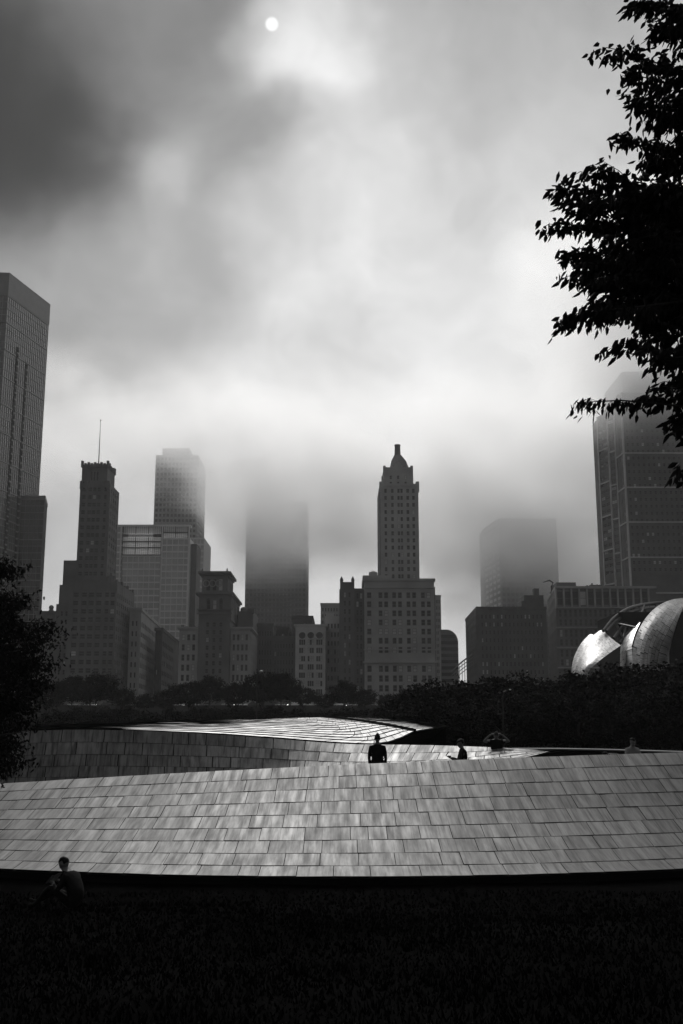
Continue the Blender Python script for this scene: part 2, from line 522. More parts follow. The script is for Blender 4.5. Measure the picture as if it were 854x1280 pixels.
# shoulders and base
sh = [(76.5, 700.5, 4), (72.5, 731, 2.5), (69.5, 755, 1.2)]
for px, py, dy in sh:
    b.mass(b.X(px, py), x0 + 1, Y + dy, Y + 40, GZ, b.Z(py, Y + dy))
zl = b.Z(727.5, Y - 3)
f0, f1 = b.X(86, 760, Y - 3), b.X(144, 760, Y - 3)
b.mass(f0, f1, Y - 3, Y + 34, GZ, zl)
cpx = [(90.5, 97), (100.8, 107.3), (109.8, 116.3), (119.3, 126), (130, 135.2), (137, 142.5)]
b.facade((f0, Y - 3), (f1, Y - 3), GZ + 3, zl, [(b.X(a, 780, Y - 3) - f0, b.X(c, 780, Y - 3) - f0) for a, c in cpx], floors(GZ + 3, zl - 3.6, 3.32, .6))
b.facade((f1, Y - 3), (f1, Y + 34), GZ + 3, zl, even(9, 37, .5, .8), floors(GZ + 3, zl - 3.6, 3.32, .6))
g0 = b.X(70.5, 800, Y)
b.facade((g0, Y + 1.1), (f0 - .4, Y + 1.1), GZ + 3, b.Z(757), even(2, f0 - .4 - g0, .45, .4), floors(GZ + 3, b.Z(762), 3.32, .6))
for k in range(5):
    q = f1 - 4.4 + k * 1.1; h = (1.0, 2.2, 3.6, 2.4, .8)[k]
    b.mass(q - .5, q + .5, Y - 3.4, Y - 1, zl - 2, zl + h)
for k in range(6):
    b.mass(f1 - .6, f1 + .3, Y + 2 + 6 * k, Y + 3.4 + 6 * k, zl - 2, zl + (1.6 if k % 2 else .8))
b.done(.06)
mm_ = MB(); mm_.tube([(mb_, Y + 7.5, zc + 1.4), (mb_, Y + 7.5, b.Z(548, Y + 7.5)), (mb_, Y + 7.5, b.Z(526, Y + 7.5))], [.22, .14, .07], 6)
mm_.ball((mb_, Y + 7.5, b.Z(525.5, Y + 7.5)), .3)
mm_.build('mast', M['iron'], b.root)

# ---- low block seen between the left tower and the setback tower
b = Building('corner_block', 'low dark block with a roof finial left of the setback tower', 'building', ['stone_dark', 'roof'], 470)
q0, q1 = b.X(45, 770), b.X(69.5, 770); zt = b.Z(765)
b.mass(q0, q1, 470, 500, GZ, zt); b.cornice(q0, q1, 470, 500, zt + .4, .8, .6)
b.facade((q0, 470), (q1, 470), GZ + 3, zt - 1, even(4, q1 - q0, .5, .5), floors(GZ + 3, zt - 2, 3.8, .55))
fx = b.X(61, 762); b.wall.cyl(fx, 474, zt, zt + 1.5, 1.3, 1.0); b.wall.ball((fx, 474, zt + 2.4), 1.1)
b.done()

# ---- left glass tower and its annex
def curtain(mb, p0, p1, z0, z1, bay, fl, dep=.25, band=None, mi=1, thick=.12, bt=.35):
    p0 = Vector(p0[:2]); p1 = Vector(p1[:2]); u = p1 - p0; ln = u.length; u /= ln; nrm = Vector((u.y, -u.x))
    n = max(1, round(ln / bay))
    for i in range(n + 1):
        a = ln * i / n
        mb.obox(p0, u, nrm, a - thick, a + thick, -.05, dep, z0, z1, mi)
    k = 0; z = z1
    while z > z0:
        t = bt * (2.2 if band and k % band == 0 else 1)
        mb.obox(p0, u, nrm, .01, ln - .01, -.05, dep * (1.5 if band and k % band == 0 else .8), z - t, z - .004 * k % .05, mi)
        z -= fl; k += 1

def tower_quad(pxl, pyl, Yl, pxr, pyr, Yr):
    """top edge of a wall through two picture corners, as plan points and the roof height"""
    a, c = P(pxl, pyl, Yl), P(pxr, pyr, Yr)
    return (a.x, a.y), (c.x, c.y), a.z

root = empty('glass_tower', (0, 0, 0), 'tallest tower at the left edge, glass with two dark slots down its side', 'tower')
A, B_, zt = tower_quad(11.6, 341, 520, 62, 381, 561.5)
u = Vector((B_[0] - A[0], B_[1] - A[1])).normalized(); nrm = Vector((u.y, -u.x)); ln = (Vector(B_) - Vector(A)).length
C_ = (A[0] - 46, A[1] - 4); D_ = (B_[0] - 46, B_[1] - 2)
mb = MB(); mb.prism([C_, A, B_, D_], GZ, zt - .2, 0)
zc = zt - 12
curtain(mb, A, B_, GZ, zc, 1.9, 3.6, .18, band=4, bt=.3, thick=.07)
curtain(mb, C_, A, GZ, zc, 2.3, 3.6, .18, band=4, bt=.3, thick=.07)
mb.build('curtain_wall', [M['glass_blue'], M['steel_frame']], root)
cr = MB(); cr.obox(A, u, nrm, -.3, ln + .3, -1.2, .35, zc + .01, zt, 0)
uc = Vector((A[0] - C_[0], A[1] - C_[1])).normalized(); nc = Vector((uc.y, -uc.x))
cr.obox(C_, uc, nc, -.3, 46.2, -1.2, .3, zc + .012, zt - .02, 0)
cr.build('crown_screen', M['steel_frame'], root)
for a0, z1 in ((.27 * ln, zt - 36), (.50 * ln, zt - 42)):
    sb = MB(); sb.obox(A, u, nrm, a0, a0 + 1.9, .05, .42, GZ, z1, 0)
    z = z1 - 3.6
    while z > GZ:
        sb.obox(A, u, nrm, a0 - .1, a0 + 2.0, .42, .62, z, z + .8, 1); z -= 3.6
    sb.build('balcony_slot', [M['void'], M['steel_frame']], root)

root = empty('annex_tower', (0, 0, 0), 'dark glass annex standing against the right side of the tall glass tower', 'tower')
zt = P(56, 621, 545).z
A, B_ = (P(20, 640, 545).x, 545), (P(55.2, 640, 545).x, 545)
E_ = (P(59.0, 628, 566).x, 566)
mb = MB(); mb.prism([A, B_, E_, (A[0], 580)], GZ, zt, 0)
curtain(mb, A, B_, GZ, zt - 1.2, 2.4, 3.5, .2, band=6, bt=.25, thick=.08)
curtain(mb, B_, E_, GZ, zt - 1.2, 2.4, 3.5, .2, bt=.25, thick=.08)
mb.build('curtain_wall', [M['glass'], M['steel_frame']], root)
pr = MB(); pr.prism([(A[0], 544.6), (B_[0] + .4, 544.6), (E_[0] + .4, 566.3), (A[0], 580.5)], zt - 1.1, zt + .6, 0)
pr.build('parapet', M['steel_frame'], root)

# ---- two receding blocks right of the setback tower
for (pl, pc, pr_, yc, yr, wallm, lab, k, Yc, Yr) in (
        (163, 175.5, 199, 761, 782, 'stone', 'stone office block with wide window bands between the setback tower and a darker block', 13, 445, 520),
        (195, 202, 222.5, 786, 802.5, 'brick_black', 'small black brick block in the gap right of the stone office block', 11, 470, 545)):
    b = Building('receding_block', lab, 'building', [wallm, 'roof'], Yc)
    A = (b.X(pl, yc), Yc); B_ = (b.X(pc, yc), Yc); c = P(pr_, yr, Yr); E_ = (c.x, Yr); zt = b.Z(yc)
    b.wall.prism([A, B_, E_, (A[0], Yr)], GZ, zt)
    ln = (Vector(E_) - Vector(B_)).length
    rows = floors(GZ + 3, zt - 4, 4.2, .5)
    b.facade(A, B_, GZ + 3, zt - 1, even(2, B_[0] - A[0], .45, .5), rows)
    b.facade(B_, E_, GZ + 3, zt - 1, even(k, ln, .72, 1), rows, .5)
    b.wall.prism([(A[0] - .5, Yc - .8), (B_[0] + .8, Yc - .8), (E_[0] + .9, Yr), (A[0] - .5, Yr)], zt - .9, zt + .4)
    b.done(.05)

# ---- grey glass office block with the bright top floors
root = empty('glass_office', (0, 0, 0), 'broad grey glass office block with brightly glazed top storeys', 'office block')
Yg = 600
def gx(px, py=740, Y=Yg): return P(px, py, Y).x
zt = P(190, 657, Yg).z; g0, g1 = gx(143), gx(235.5)
za, zb_ = P(190, 668, Yg).z, P(190, 693, Yg).z
h0, h1 = gx(151), gx(199.5)
fl = 3.72
mb = MB(); mb.box(g0, h0, Yg, Yg + 15, GZ, zt); mb.box(h1, g1, Yg, Yg + 15, GZ, zt - 7.2)
mb.box(h0, h1, Yg, Yg + 15, GZ, zb_ - .6)
curtain(mb, (g0, Yg), (h0, Yg), GZ, zt, 3.3, fl, .3, bt=.8, thick=.14)
curtain(mb, (h0, Yg), (h1, Yg), GZ, zb_ - .6, 3.3, fl, .3, bt=.8, thick=.14)
curtain(mb, (h1, Yg), (g1, Yg), GZ, zt - 7.2, 3.3, fl, .3, bt=.8, thick=.14)
mb.box(g0 - .2, g1 + .3, Yg - .5, Yg + 5, zt - .6, zt + .5, 1)
for q in (gx(148.5), h1 + .5, gx(234.3)):
    mb.box(q - .35, q + .35, Yg - .55, Yg + .3, GZ, zt, 1)
mb.build('curtain_wall', [mat('hazed_office_glass', .42, .3, var=.25, scale=.08, spec=.7), mat('hazed_panel', .75, .6, var=.1, scale=.1)], root)  # pale colours carry the haze and reflections seen on this block
CLEAR = bpy.data.materials.new('sheer_glazing'); CLEAR.use_nodes = True
t_ = CLEAR.node_tree; pb_ = t_.nodes['Principled BSDF']
pb_.inputs['Base Color'].default_value = (.6, .6, .6, 1); pb_.inputs['Roughness'].default_value = .15
mx_ = t_.nodes.new('ShaderNodeMixShader'); tr_ = t_.nodes.new('ShaderNodeBsdfTransparent'); tl_ = t_.nodes.new('ShaderNodeBsdfTranslucent')
tl_.inputs['Color'].default_value = (.7, .7, .7, 1); tr_.inputs['Color'].default_value = (.9, .9, .9, 1)
m2_ = t_.nodes.new('ShaderNodeMixShader'); m2_.inputs[0].default_value = .25
t_.links.new(tr_.outputs[0], mx_.inputs[1]); t_.links.new(tl_.outputs[0], mx_.inputs[2]); mx_.inputs[0].default_value = .62
t_.links.new(mx_.outputs[0], m2_.inputs[1]); t_.links.new(pb_.outputs[0], m2_.inputs[2])
t_.links.new(m2_.outputs[0], t_.nodes['Material Output'].inputs['Surface'])
def hall(name, a0, a1, z0, z1, n, heavy, slabs):
    gl = MB(); gl.box(a0, a1, Yg - .3, Yg - .24, z0, z1, 0)
    for i in range(n + 1):
        q = a0 + (a1 - a0) * i / n; w_ = .22 if i % heavy == 0 else .06
        gl.box(q - w_, q + w_, Yg - .5, Yg - .31, z0, z1, 1)
    for zz in slabs:
        gl.box(a0, a1, Yg - .52, Yg + .6, zz, zz + .45, 1)
    gl.build(name, [CLEAR, M['iron']], root)
hall('glazed_hall', h0, h1, zb_ - .6, za - 1.6, 18, 6, (zb_ - .58, zb_ + 3.6, zb_ + 7.1))
hall('glazed_attic', h0, h1, za + .2, zt - .62, 18, 6, ())
hall('glazed_attic', h1 + 1, gx(233), zt - 7.1, zt - .62, 12, 6, (zt - 4.2,))
lv = MB()
for i in range(5):
    z = za - 1.5 + i * .32
    lv.box(gx(150.5), gx(200), Yg - .8, Yg - .3, z, z + .2, 0)
lv.build('louvre_band', M['void'], root)
cb = MB(); zc = P(240, 680, Yg + 6).z
cb.box(g1 + .01, gx(244.5, 740, Yg + 6), Yg + 6, Yg + 24, GZ, zc); cb.build('stair_core', M['stone_dark'], root)
bl = MB(); q0, q1 = gx(236, 740, Yg + 45), gx(253.5, 740, Yg + 45); zc = P(245, 672, Yg + 45).z
bl.box(q0, q1, Yg + 45, Yg + 80, GZ, zc)
curtain(bl, (q0, Yg + 45), (q1, Yg + 45), GZ, zc, 2.2, 3.72, .25, bt=1.1, thick=.15)
bl.build('rear_wing', [mat('rear_panel', .45, .6, var=.1), mat('rear_panel_pale', .65, .6, var=.1)], root)

# ---- pavilion topped stone tower
b = Building('pavilion_tower', 'ornate stone tower with a corniced pavilion top above arched windows', 'tower', ['stone_dark', 'roof', 'stone'], 415)
Y = 415
p0, p1 = b.X(252.4, 727), b.X(283.5, 727); zt = b.Z(716); z2 = b.Z(742); zlow = b.Z(782)
b.mass(p0, p1, Y + 1, Y + 22, z2 - 1, zt)
b.cornice(p0, p1, Y + 1, Y + 22, zt + .6, .9, 1.5)
b.facade((p0, Y + 1), (p1, Y + 1), z2, zt - 1.2, even(3, p1 - p0, .7, 1.2), [(z2 + 1.2, zt - 2.2)], .3)
b.facade((p1, Y + 1), (p1, Y + 22), z2, zt - 1.2, even(4, 21, .6, 1.2), [(z2 + 1.2, zt - 2.2)], .3)
m0, m1 = b.X(249, 760), b.X(288, 760)
b.mass(m0, m1, Y, Y + 34, GZ, z2)
b.cornice(m0, m1, Y, Y + 34, z2 + .4, .8, 1.3)
for q in (p0, p1):                       # statues on the corners of the roof
    b.wall.tube([(q, Y + .6, zt + .5), (q, Y + .6, zt + 1.3), (q, Y + .6, zt + 1.9)], [.35, .28, .12], 6)
ln = m1 - m0
arc = even(3, ln, .62, 2.4)
zar = b.Z(762); zat = b.Z(750)
b.facade((m0, Y), (m1, Y), b.Z(775), z2 - .8, arc, [(zar, zat)], .5)
for a, c in arc:                         # round arch heads
    r = (c - a) / 2; n = 10; cx_ = m0 + (a + c) / 2
    pts = [(cx_ + r * math.cos(math.pi * i / n), Y - .53, zat + r * math.sin(math.pi * i / n)) for i in range(n + 1)]
    b.wall.tube(pts, .22, 5)
    b.wall.face([(q[0], Y - .52, q[2]) for q in pts], 1)
b.wall.box(m0 - .8, m1 + .8, Y - 1.2, Y - .4, b.Z(768), b.Z(766))
for i in range(9):
    q = m0 + ln * i / 8; b.wall.box(q - .15, q + .15, Y - 1.1, Y - .8, b.Z(766), b.Z(762.5))
b.wall.box(m0 - .8, m1 + .8, Y - 1.2, Y - .4, b.Z(762.5), b.Z(761.8))
b.facade((m0, Y), (m1, Y), GZ + 3, b.Z(775) - .4, even(3, ln, .5, 2.2), floors(GZ + 3, b.Z(776.5), 2.95, .62), .55)
b.facade((m1, Y), (m1, Y + 34), b.Z(775), z2 - .8, even(5, 34, .45, 1), [(zar, zat)], .4)
w0, w1 = b.X(223.5, 800), m0 - .3
zw = b.Z(785)
b.mass(w0, m0 + 1, Y + 1.5, Y + 34, GZ, zw, 2); b.cornice(w0, w1 - .8, Y + 1.5, Y + 30, zw + .5, .7, .9, 2)
b.facade((w0, Y + 1.5), (w1, Y + 1.5), GZ + 3, zw - 1, even(3, w1 - w0, .6, .6), floors(GZ + 3, zw - 1.8, 3.85, .62), .4, 2)
w2, w3 = m1 + .3, b.X(312, 800)
b.mass(m1 - 1, w3, Y + 1.5, Y + 34, GZ, zw, 2); b.cornice(w2 + .8, w3, Y + 1.5, Y + 30, zw + .5, .7, .9, 2)
b.facade((w2, Y + 1.5), (w3, Y + 1.5), GZ + 3, zw - 1, even(4, w3 - w2, .6, .4), floors(GZ + 3, zw - 1.8, 3.85, .62), .4, 2)
b.facade((w3, Y + 1.5), (w3, Y + 34), GZ + 3, zw - 1, even(8, 32.5, .5, .6), floors(GZ + 3, zw - 1.8, 3.85, .62), .4, 2)
r0, r1 = b.X(297, 775, Y + 18), b.X(316.5, 775, Y + 18); zr = b.Z(764, Y + 18)
b.mass(r0, r1, Y + 18, Y + 44, GZ, zr); b.mass(r1 - 2.5, r1 + .5, Y + 17, Y + 19, zr - 1, zr + .9)
b.wall.cyl(b.X(305, 762, Y + 24), Y + 24, zr, zr + 1.6, 1.6, 1.4); b.wall.ball((b.X(305, 762, Y + 24), Y + 24, zr + 1.6), 1.4, 1.4, .8)
for k, q in enumerate((226, 231, 236, 240)):
    xx = b.X(q, 783); b.wall.box(xx - .5, xx + .5, Y + 4 + k, Y + 5 + k, zw, zw + (1.6, 1.1, 2.0, 1.3)[k])
b.done(.15)
md = MB()
for q in (257.5, 265.5, 273.5):
    xx = b.X(q, 729); pts = [(xx + 1.25 * math.cos(i * math.pi / 8), Y + .62, b.Z(729) + 1.25 * math.sin(i * math.pi / 8)) for i in range(17)]
    md.tube(pts, .2, 5)
md.build('roundel', M['stone'], b.root)
# ---- low dark blocks left of the arcaded building
def plain_block(name, label, px0, px1, py, Y, depth, wall, ncol, step, parap=.6, pent=None, frac=.55, cat='building', rowfrac=.55, blinds=.05, side=None):
    b = Building(name, label, cat, [wall, 'roof'], Y)
    x0, x1, zt = b.X(px0, py), b.X(px1, py), b.Z(py)
    b.mass(x0, x1, Y, Y + depth, GZ, zt)
    b.facade((x0, Y), (x1, Y), GZ + 3, zt - .3, even(ncol, x1 - x0, frac, .5), floors(GZ + 3, zt - 1.8, step, rowfrac))
    b.mass(x0 - .25, x1 + .25, Y - .45, Y + depth + .3, zt - .7, zt + parap)
    if side == 'right': b.facade((x1, Y), (x1, Y + depth), GZ + 3, zt - .8, even(int(depth / 4), depth, frac, .5), floors(GZ + 3, zt - 1.8, step, rowfrac))
    if side == 'left': b.facade((x0, Y + depth), (x0, Y), GZ + 3, zt - .8, even(int(depth / 4), depth, frac, .5), floors(GZ + 3, zt - 1.8, step, rowfrac))
    for (a, c, p, dy) in pent or []:
        b.mass(b.X(a, p, Y + dy), b.X(c, p, Y + dy), Y + dy, Y + dy + 8, zt, b.Z(p, Y + dy))
    b.done(blinds)
    return b
plain_block('brick_block', 'dark narrow block with a plain band on top, right of the pavilion tower', 322, 341.8, 781, 450, 30, 'brick', 5, 3.9)
plain_block('brick_block', 'dark block with a stepped roof behind the narrow plain banded block', 342.2, 361, 785, 470, 30, 'brick_black', 4, 3.6, pent=[(345, 352, 782.5, 6)])
plain_block('brick_block', 'low brick block left of the pale arcaded building', 341, 369, 797, 440, 24, 'brick', 7, 3.3)
plain_block('brick_block', 'black blank fronted block rising just behind the pale arcaded building', 365.5, 391, 771.5, 462, 30, 'brick_black', 4, 4.4, frac=.3, pent=[(370, 379, 769, 8)])

# ---- pale arcaded building
b = Building('arcaded_building', 'pale stone building with three tall bays under round windows', 'building', ['stone_pale', 'roof'], 425)
Y = 425
x0, x1, zt = b.X(369.5, 800), b.X(407, 800), b.Z(781.5)
b.mass(x0, x1, Y, Y + 30, GZ, zt)
ln = x1 - x0
bays = []
for k in range(3):
    a = ln * (.12 + .285 * k); w = ln * .21
    for j in range(3): bays.append((a + w * j / 3 + .06, a + w * (j + 1) / 3 - .06))
ztop = b.Z(800); rows = floors(GZ + 3, ztop + .6, 3.2, .66, .2)
b.facade((x0, Y), (x1, Y), GZ + 3, ztop + 1, bays, rows, .5)
b.wall.box(x0, x1, Y - .5, Y + .1, ztop + 1.01, zt - .6)
b.cornice(x0, x1, Y, Y + 30, zt + .3, .7, .7)
b.done(.3)
for k in range(3):
    rw = MB(); xx = x0 + ln * (.225 + .285 * k); zz = b.Z(794.5)
    pts = [(xx + 1.5 * math.cos(i * math.pi / 9), Y - .56, zz + 1.5 * math.sin(i * math.pi / 9)) for i in range(18)]
    rw.face(list(reversed(pts)), 1); rw.tube(pts + pts[:1], .22, 5, 0)
    rw.build('round_window', [M['stone_pale'], M['glass']], b.root)

plain_block('stone_block', 'pale stone block with a dark penthouse, right of the arcaded building', 407.3, 426.5, 772, 440, 26, 'stone_pale', 4, 3.5, pent=[(407.5, 417.5, 766, 2)], blinds=.3)
plain_block('hazy_block', 'hazy slab showing above the pale stone block', 401, 431, 755, 690, 30, 'concrete', 8, 4, frac=.5)

# ---- narrow gothic building
b = Building('gothic_building', 'narrow dark gothic building with twin pinnacles left of the broad stone block', 'building', ['stone_dark', 'roof', 'brick'], 418)
Y = 418
x0, xm, x1 = b.X(425.5, 760), b.X(442.8, 760), b.X(455.5, 760)
zt = b.Z(736.5); zp = b.Z(727.5)
b.mass(x0, xm, Y, Y + 26, GZ, zp); b.mass(xm, x1, Y + 1, Y + 26, GZ, zt)
b.facade((x0, Y), (xm, Y), GZ + 3, zt, even(2, xm - x0, .5, .9), floors(GZ + 3, zt - .8, 3.25, .62), .4)
b.facade((xm + .1, Y + 1), (x1, Y + 1), GZ + 3, zt - .4, even(2, x1 - xm - .1, .7, .5), floors(GZ + 3, zt - 1.2, 3.25, .68), .35, 2)
b.facade((x0, Y + 26), (x0, Y), GZ + 3, zt, even(5, 26, .4, .9), floors(GZ + 3, zt - .8, 3.25, .62), .4)
for q in (x0 + .5, xm - .5):
    b.wall.box(q - .6, q + .6, Y - .5, Y + .7, zt - 6, zp + .6)
    b.wall.tube([(q, Y + .1, zp + .5), (q, Y + .1, zp + 1.2), (q, Y + .1, zp + 2.2)], [.75, .6, .1], 8)
b.cornice(xm, x1 - .9, Y + 1, Y + 20, zt + .4, .5, .4)
b.done(.15)

# ---- broad stone block carrying the pyramid roofed tower
b = Building('stone_office', 'broad limestone office block with paired windows and a heavy cornice', 'office block', ['stone', 'roof', 'stone_dark'], 415)
Y = 415
x0, x1, zt = b.X(455.8, 790), b.X(543.6, 790), b.Z(725)
b.mass(x0, x1, Y, Y + 55, GZ, zt)
cpx = [(459, 464.5)] + [q for c in (479.6, 496.9, 514.8, 533) for q in ((c - 6.2, c - 1.2), (c + 1, c + 6))]
cols = [(b.X(a, 790) - x0, b.X(c, 790) - x0) for a, c in cpx]
zA = b.Z(735.5); zB = b.Z(827)
st = 3.5
rows = []
z = b.Z(740.5)
while z > zB + 2.45: rows.append((z - 2.3, z)); z -= st
b.facade((x0, Y), (x1, Y), zB, zA, cols, rows, .5)
b.facade((x0, Y), (x1, Y), GZ + 2, zB - .6, cols, floors(GZ + 2, zB - 1.2, st * 1.05, .66), .5)
b.wall.box(x0 - .7, x1 + .7, Y - 1.3, Y + .2, zB - .58, zB - .02)
b.wall.box(x0 - .4, x1 + .4, Y - .9, Y + .2, zA + .02, zA + .45)
b.wall.box(x0 - .4, x1 + .4, Y - .8, Y + .2, b.Z(813), b.Z(811.6))
b.wall.box(x0, x1, Y - .5, Y + .1, zA + .46, zt - .5)
b.wall.box(x0 - .5, x1 + .5, Y - .9, Y + 55.3, zt - .49, zt + .5)
zu = b.Z(719); u1 = b.X(489, 720)
b.wall.box(x0 - .6, u1, Y + .5, Y + 24, zt, zu)
b.facade((x0, Y + .4), (u1 - 1, Y + .4), zA + 1.2, zu - .6, [(1.2, 2.6), (6.2, 7.2), (7.5, 8.5)], [(zA + 1.8, zA + 3.6)], .4)
b.facade((x1, Y), (x1, Y + 55), GZ + 3, zA, even(10, 55, .5, 1), rows, .4, 2)
tk = b.X(466, 714, Y + 10)
b.wall.box(tk - 2.3, tk + 2.3, Y + 8, Y + 13, zu, zu + .8)
b.wall.cyl(tk + .2, Y + 10.5, zu + .8, zu + 2.6, 1.75, 1.75, 14); b.wall.cyl(tk + .2, Y + 10.5, zu + 2.6, zu + 3.3, 1.8, .2, 14)
b.wall.cyl(tk - 3.2, Y + 10.5, zu, zu + 1.3, .8, .5, 8)
b.done(.1)

b = Building('pyramid_tower', 'slender pale tower with gabled crown, pyramid roof and chimney-like finial', 'tower', ['stone', 'roof', 'stone_dark'], 560)
Y = 560
x0, x1, zt = b.X(475.8, 660), b.X(523.6, 660), b.Z(606); zl = b.Z(735)
b.mass(x0, x1, Y, Y + 34, GZ, zt)
cpx = [(480.8, 484), (489.2, 492.6), (497.2, 500.2), (501, 504), (508.4, 512), (515.6, 519)]
cols = [(b.X(a, 660) - x0, b.X(c, 660) - x0) for a, c in cpx]
b.facade((x0, Y), (x1, Y), zl, zt, cols, floors(zl, zt - 1.6, 3.82, .58), .6)
b.facade((x0, Y + 34), (x0, Y), zl, zt, even(6, 34, .4, 1), floors(zl, zt - 1.6, 3.82, .58), .5, 2)
b.wall.box(x0 - .3, x1 + .3, Y - .9, Y + 34.4, zt - .8, zt + .5)
for q in (x0 + .4, x1 - .4): b.wall.box(q - .9, q + .9, Y - 1.0, Y + 1, zt - 4, zt + 1.6)
c0, c1, zc = b.X(481, 590), b.X(515.4, 590), b.Z(582.5)
b.mass(c0, c1, Y + 4, Y + 28, zt, zc)
b.facade((c0, Y + 4), (c1, Y + 4), zt, zc, even(3, c1 - c0, .3, 1.4), [(zt + .8, zt + 2.6), (zt + 4, zt + 6)], .5)
for q in (c0, c1): b.wall.box(q - .7, q + .7, Y + 3.2, Y + 5, zt + 1, zc + 1.0); b.wall.box(q - .7, q + .7, Y + 27, Y + 28.8, zt + 1, zc + 1.0)
b.wall.box(c0 - .4, c1 + .4, Y + 3.4, Y + 28.4, zc - .7, zc + .2)
gm = (c0 + c1) / 2
b.done(.1)
rf = MB()
def frus(a0, a1, y0, y1, z0, b0, b1, y2, y3, z1, mi=0):
    rf.prism([(a0, y0), (a1, y0), (a1, y1), (a0, y1)], z0, z1, mi, [(b0, y2), (b1, y2), (b1, y3), (b0, y3)])
zr1 = b.Z(568.5, Y + 14)
k0, k1 = b.X(486.5, 578, Y + 14), b.X(510, 578, Y + 14); j0, j1 = b.X(493.2, 569, Y + 14), b.X(501.4, 569, Y + 14)
frus(k0, k1, Y + 6, Y + 26, zc + .2, k0 + .34 * (j0 - k0), k1 + .34 * (j1 - k1), Y + 10, Y + 22, (zc + zr1) / 2 + .4)
frus(k0 + .34 * (j0 - k0), k1 + .34 * (j1 - k1), Y + 10, Y + 22, (zc + zr1) / 2 + .4, j0, j1, Y + 14, Y + 18, zr1)
# steep front gable and little dormers
g = b.X(491, 580) - gm
rf.prism([(gm + g, Y + 3.7), (gm - g, Y + 3.7), (gm - g, Y + 9), (gm + g, Y + 9)], zc + .1, zc + 4.2, 1, [(gm - .15, Y + 3.7), (gm + .15, Y + 3.7), (gm + .15, Y + 11), (gm - .15, Y + 11)])
for q in (k0 + 1, k1 - 1):
    rf.prism([(q - 1, Y + 5.4), (q + 1, Y + 5.4), (q + 1, Y + 8), (q - 1, Y + 8)], zc + .1, zc + 2.4, 1, [(q - .1, Y + 5.4), (q + .1, Y + 5.4), (q + .1, Y + 8), (q - .1, Y + 8)])
rf.build('roof', [M['stone_dark'], M['stone']], b.root)
fn = MB(); f0 = (j0 + j1) / 2
fn.cyl(f0, Y + 16, zr1 - .5, b.Z(557.5, Y + 16), (j1 - j0) / 2 * .95, (j1 - j0) / 2 * .85, 12)
fn.cyl(f0, Y + 16, b.Z(557.5, Y + 16), b.Z(556, Y + 16), (j1 - j0) / 2, (j1 - j0) / 2 * .9, 12)
fn.build('finial', M['stone_dark'], b.root)

# ---- hazy slab and arched roof tower right of it
plain_block('hazy_block', 'thin hazy slab just right of the broad limestone block', 540, 551, 745, 720, 30, 'concrete', 5, 4.2, frac=.5)
root = empty('arched_tower', (0, 0, 0), 'banded office tower with a rounded top right of the limestone block', 'tower')
Y = 640; x0, x1 = P(551, 800, Y).x, P(572.8, 800, Y).x; zt = P(560, 787, Y).z; zs = P(560, 803, Y).z
r = x1 - x0 - 3.5
prof = [(x0, GZ), (x1, GZ), (x1, zs)] + [(x0 + 3.5 + r * math.cos(a), zs + (zt - zs) * math.sin(a)) for a in [math.pi / 2 * i / 10 for i in range(1, 11)]] + [(x0, zt)]
mb = MB(); n = len(prof); bb = len(mb.v)
mb.v += [(p[0], Y, p[1]) for p in prof] + [(p[0], Y + 12, p[1]) for p in prof]
mb.f.append(tuple(range(n))); mb.m.append(0); mb.f.append(tuple(range(2 * n - 1, n - 1, -1))); mb.m.append(0)
for i in range(n):
    j = (i + 1) % n; mb.f.append((i, i + n, j + n, j)); mb.m.append(0)
mb.build('wall', M['stone_dark'], root)
bd = MB(); z = GZ + 3
while z < zt - 2:
    w_ = x1 - .2 if z < zs else x0 + 3.5 + r * math.sqrt(max(0, 1 - ((z + 1.2 - zs) / (zt - zs)) ** 2)) - .4
    bd.box(x0 + .3, w_, Y - .12, Y - .02, z, z + 1.9); z += 3.7
bd.build('window_band', M['glass'], root)
root = empty('gate_canopy', (0, 0, 0), 'pale sloping canopy roof at street level beside the dark brick block', 'canopy')
cn = MB(); a, c = P(568, 840, 405), P(584, 821, 405)
for k in range(4):
    dz = -k * 1.3
    cn.tube([(a.x - 1, 405, a.z + dz), ((a.x + c.x) / 2, 405, (a.z + c.z) / 2 + .5 + dz), (c.x + 2, 405, c.z + 1 + dz)], .16 if k else .3, 5)
for k in range(6):
    t_ = k / 5; xx = a.x + (c.x - a.x) * t_; zz = a.z + (c.z - a.z) * t_
    cn.tube([(xx, 405, 10), (xx, 405, zz)], .12, 5)
cn.build('canopy_frame', M['steel_frame'], root)

# ---- dark brick block on the right
b = Building('brick_office', 'dark brick office block with small windows and a chimneyed penthouse', 'office block', ['brick', 'roof'], 420)
Y = 420
x0, x1, zt = b.X(597, 800), b.X(684, 800), b.Z(761)
xl = P(583, 778, Y + 46).x
b.wall.prism([(x0, Y), (x1, Y), (x1, Y + 46), (xl, Y + 46)], GZ, zt)
cols = even(16, x1 - x0, .42, 1.2); rows = floors(GZ + 3, zt - 1.6, 3.05, .52)
b.facade((x0, Y), (x1, Y), GZ + 3, zt - .3, cols, rows, .35)
b.facade((xl, Y + 46), (x0, Y), GZ + 3, zt - .3, even(9, math.hypot(46, x0 - xl), .42, 1), rows, .35)
b.wall.prism([(x0 - .3, Y - .5), (x1 + .2, Y - .5), (x1 + .2, Y + 46), (xl - .5, Y + 46)], zt - .28, zt + .8)
a0, a1 = b.X(655, 744, Y + 12), b.X(679.5, 744, Y + 12); zq = b.Z(744, Y + 12)
b.mass(a0, a1, Y + 12, Y + 24, zt, zq); b.mass(b.X(652, 752, Y + 11), a0 + 1, Y + 11, Y + 20, zt, b.Z(751, Y + 11))
